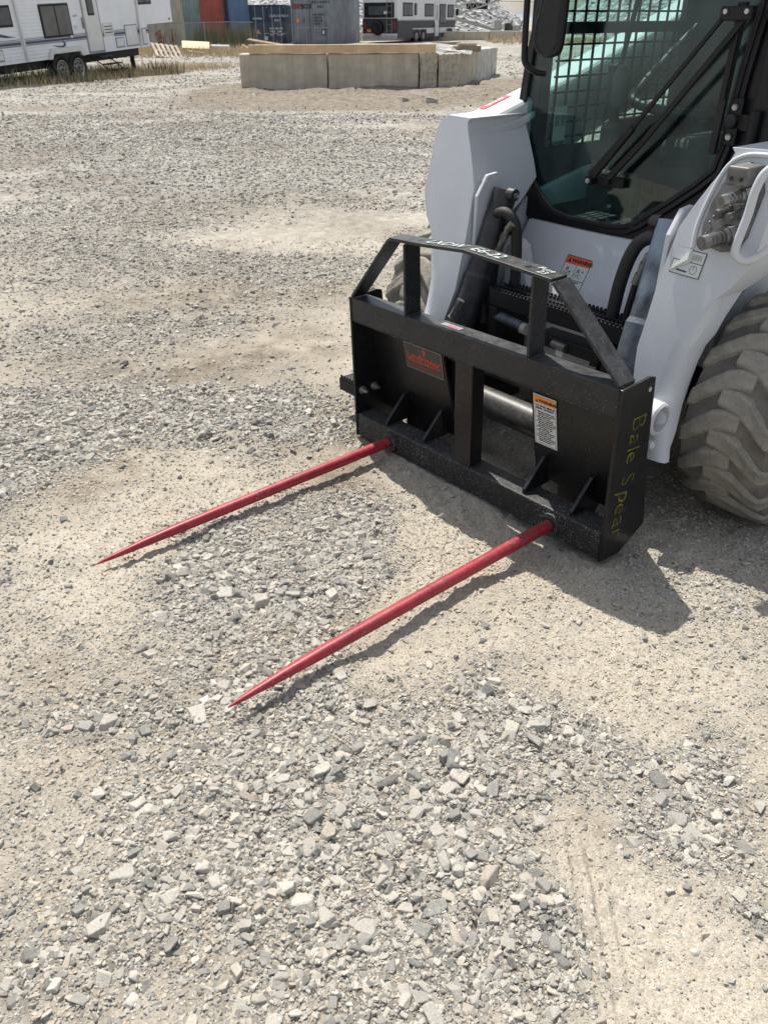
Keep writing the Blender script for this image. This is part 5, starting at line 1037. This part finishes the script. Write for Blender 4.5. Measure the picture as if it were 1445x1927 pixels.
# brand plate on left backing plate
def plane_y(z_): return .082+(.43-z_)*(.053/.33)
ysl = Vector((0, -.053/.33, 1)).normalized()
o0 = Vector((.188, plane_y(.318)-.0015, .318)); bp = quad('brand_plate', o0, (1, 0, -.0), ysl, .190, .098, platedge, at, .001, 0)
quad('plate_face', o0+Vector((.002, 0, 0))+ysl*.002, (1, 0, 0), ysl, .186, .094, platebrown, bp, .0006, .001)
zn = Vector((1, 0, 0)).cross(ysl)
text('LandHonor', .037, o0+Vector((.012, 0, 0))+ysl*.040+zn*.0018, (1, 0, 0), ysl, logo, bp, thick=.0004)
quad('logo_underline', o0+Vector((.012, 0, 0))+ysl*.032+zn*.0016, (1, 0, 0), ysl, .168, .003, logo, bp)
text('EMAIL:SERVICE@LANDHONOR.COM', .0098, o0+Vector((.014, 0, 0))+ysl*.016+zn*.0018, (1, 0, 0), ysl, logo, bp)
fl = MB()
for cx_, cz_, s_ in ((.101, .074, .006), (.096, .082, .004), (.106, .083, .004), (.101, .090, .0035)):
    c = o0+Vector((cx_, 0, 0))+ysl*cz_+zn*.0018; fl.add([tuple(c+Vector((math.cos(k*1.047)*s_, 0, 0))+ysl*math.sin(k*1.047)*s_) for k in range(6)], [(0, 1, 2, 3, 4, 5)])
fl.obj('logo_crown', logo, bp)
# warning sign on right backing plate
o0 = Vector((.785, plane_y(.228)-.0015, .228)); w_, h_ = .088, .178
wl_ = quad('warning_label', o0, (1, 0, 0), ysl, w_, h_, decalwhite, at, .0008, 0)
def fr(a, b_, c, d_, mt_, nm_='label_line', o_=.0009): return quad(nm_, o0+Vector((a, 0, 0))+ysl*b_, (1, 0, 0), ysl, c, d_, mt_, wl_, .0003, o_)
fr(.004, .004, w_-.008, .001, ink); fr(.004, h_-.005, w_-.008, .001, ink); fr(.004, .004, .001, h_-.008, ink); fr(w_-.005, .004, .001, h_-.008, ink); fr(.005, h_-.030, w_-.010, .025, amber, 'label_header')
text('WARNING', .0140, o0+Vector((.021, 0, 0))+ysl*(h_-.024)+zn*.0014, (1, 0, 0), ysl, ink, wl_, thick=.0004)
text('TO AVOID SERIOUS', .0082, o0+Vector((.009, 0, 0))+ysl*(h_-.040)+zn*.0011, (1, 0, 0), ysl, ink, wl_, thick=.0002); text('INJURY OR DEATH', .0082, o0+Vector((.009, 0, 0))+ysl*(h_-.049)+zn*.0011, (1, 0, 0), ysl, ink, wl_, thick=.0002)
c = o0+Vector((.008, 0, 0))+ysl*(h_-.027)+zn*.0014; MB().add([tuple(c), tuple(c+Vector((.011, 0, 0))), tuple(c+Vector((.0055, 0, 0))+ysl*.012)], [(0, 1, 2)]).obj('warning_triangle', ink, wl_)
body = ['1. Read manual before use', '    familiarize with controls', '    and safe operation', '2. Never lift or carry any', '    person on attachment', '3. Operate loader from seat', '    with safety belt fastened', '    attachment lowered', '4. Do not stand or pass', '    near raised bales', '5. Do not exceed capacity', '    of the loader or spear', '6. Avoid steep slopes', '7. Lower to ground before', '    leaving the machine and', '    relieve all pressure']
for k, s_ in enumerate(body): text(s_, .0066, o0+Vector((.009, 0, 0))+ysl*(h_-.060-.0070*k)+zn*.0011, (1, 0, 0), ysl, ink, wl_, thick=.0001)
for nm_, x_, l_, w_ in (('sticker', .47, .085, .030), ):
    q = quad('sticker', (.43, .030, .5458), (1, 0, 0), (0, 1, 0), .085, .022, rvgrey, at, .0005); quad('sticker_print', (.455, .034, .5463), (1, 0, 0), (0, 1, 0), .05, .006, pink, q)
MB().tube([(.505, .006, .5475), (.53, .004, .549), (.56, .010, .5475)], .0016, 6).obj('weld_wire', rubber, at)
r_ = random.Random(8)
def weld(p0, p1, rad=.0032):
    P0, P1 = Vector(p0), Vector(p1); n = max(3, int((P1-P0).length/.0045)); pts = [tuple(P0.lerp(P1, i/n)+Vector((r_.uniform(-.0006, .0006), 0, r_.uniform(-.0006, .0006)))) for i in range(n+1)]
    MB().tube(pts, rad, 6, True, [rad*r_.uniform(.75, 1.3) for _ in pts]).obj('weld_bead', blacktube, at, 0, 60)
weld((.53, .003, .099), (.602, .003, .099)); weld((.606, .006, .099), (.606, .058, .099)); weld((.53, .0035, .461), (.602, .0035, .461)); weld((1.137, .001, .02), (1.137, .001, .095)); weld((1.137, .001, .47), (1.137, .001, .54))
for x_ in (.165, .365, .835, 1.02): weld((x_+.008, .015, .0985), (x_+.008, .083, .0985)); weld((x_-.008, .015, .0985), (x_-.008, .083, .0985))
for x_ in (.290, .822): weld((x_+.007, .004, .5455), (x_+.007, .066, .5455)); weld((x_-.006, .001, .5455), (x_+.006, .001, .5455)); weld((x_+.007, .004, .776), (x_+.007, .066, .776))
weld((1.134, .004, .548), (1.134, .066, .550)); weld((.004, .004, .550), (.004, .066, .552)); weld((.01, .0025, .4615), (1.13, .0025, .4615), .0016)
# weld bead behind the right upright
wb = MB(); r_ = random.Random(2)
for k in range(26): c = (.83+k*.0068, .073, .545+.002*r_.random()); wb.rev([(0, .0015), (.002, .0035), (.004, .0015)], c, 'x', 6)
wb.obj('weld_bead', dullsteel, at)
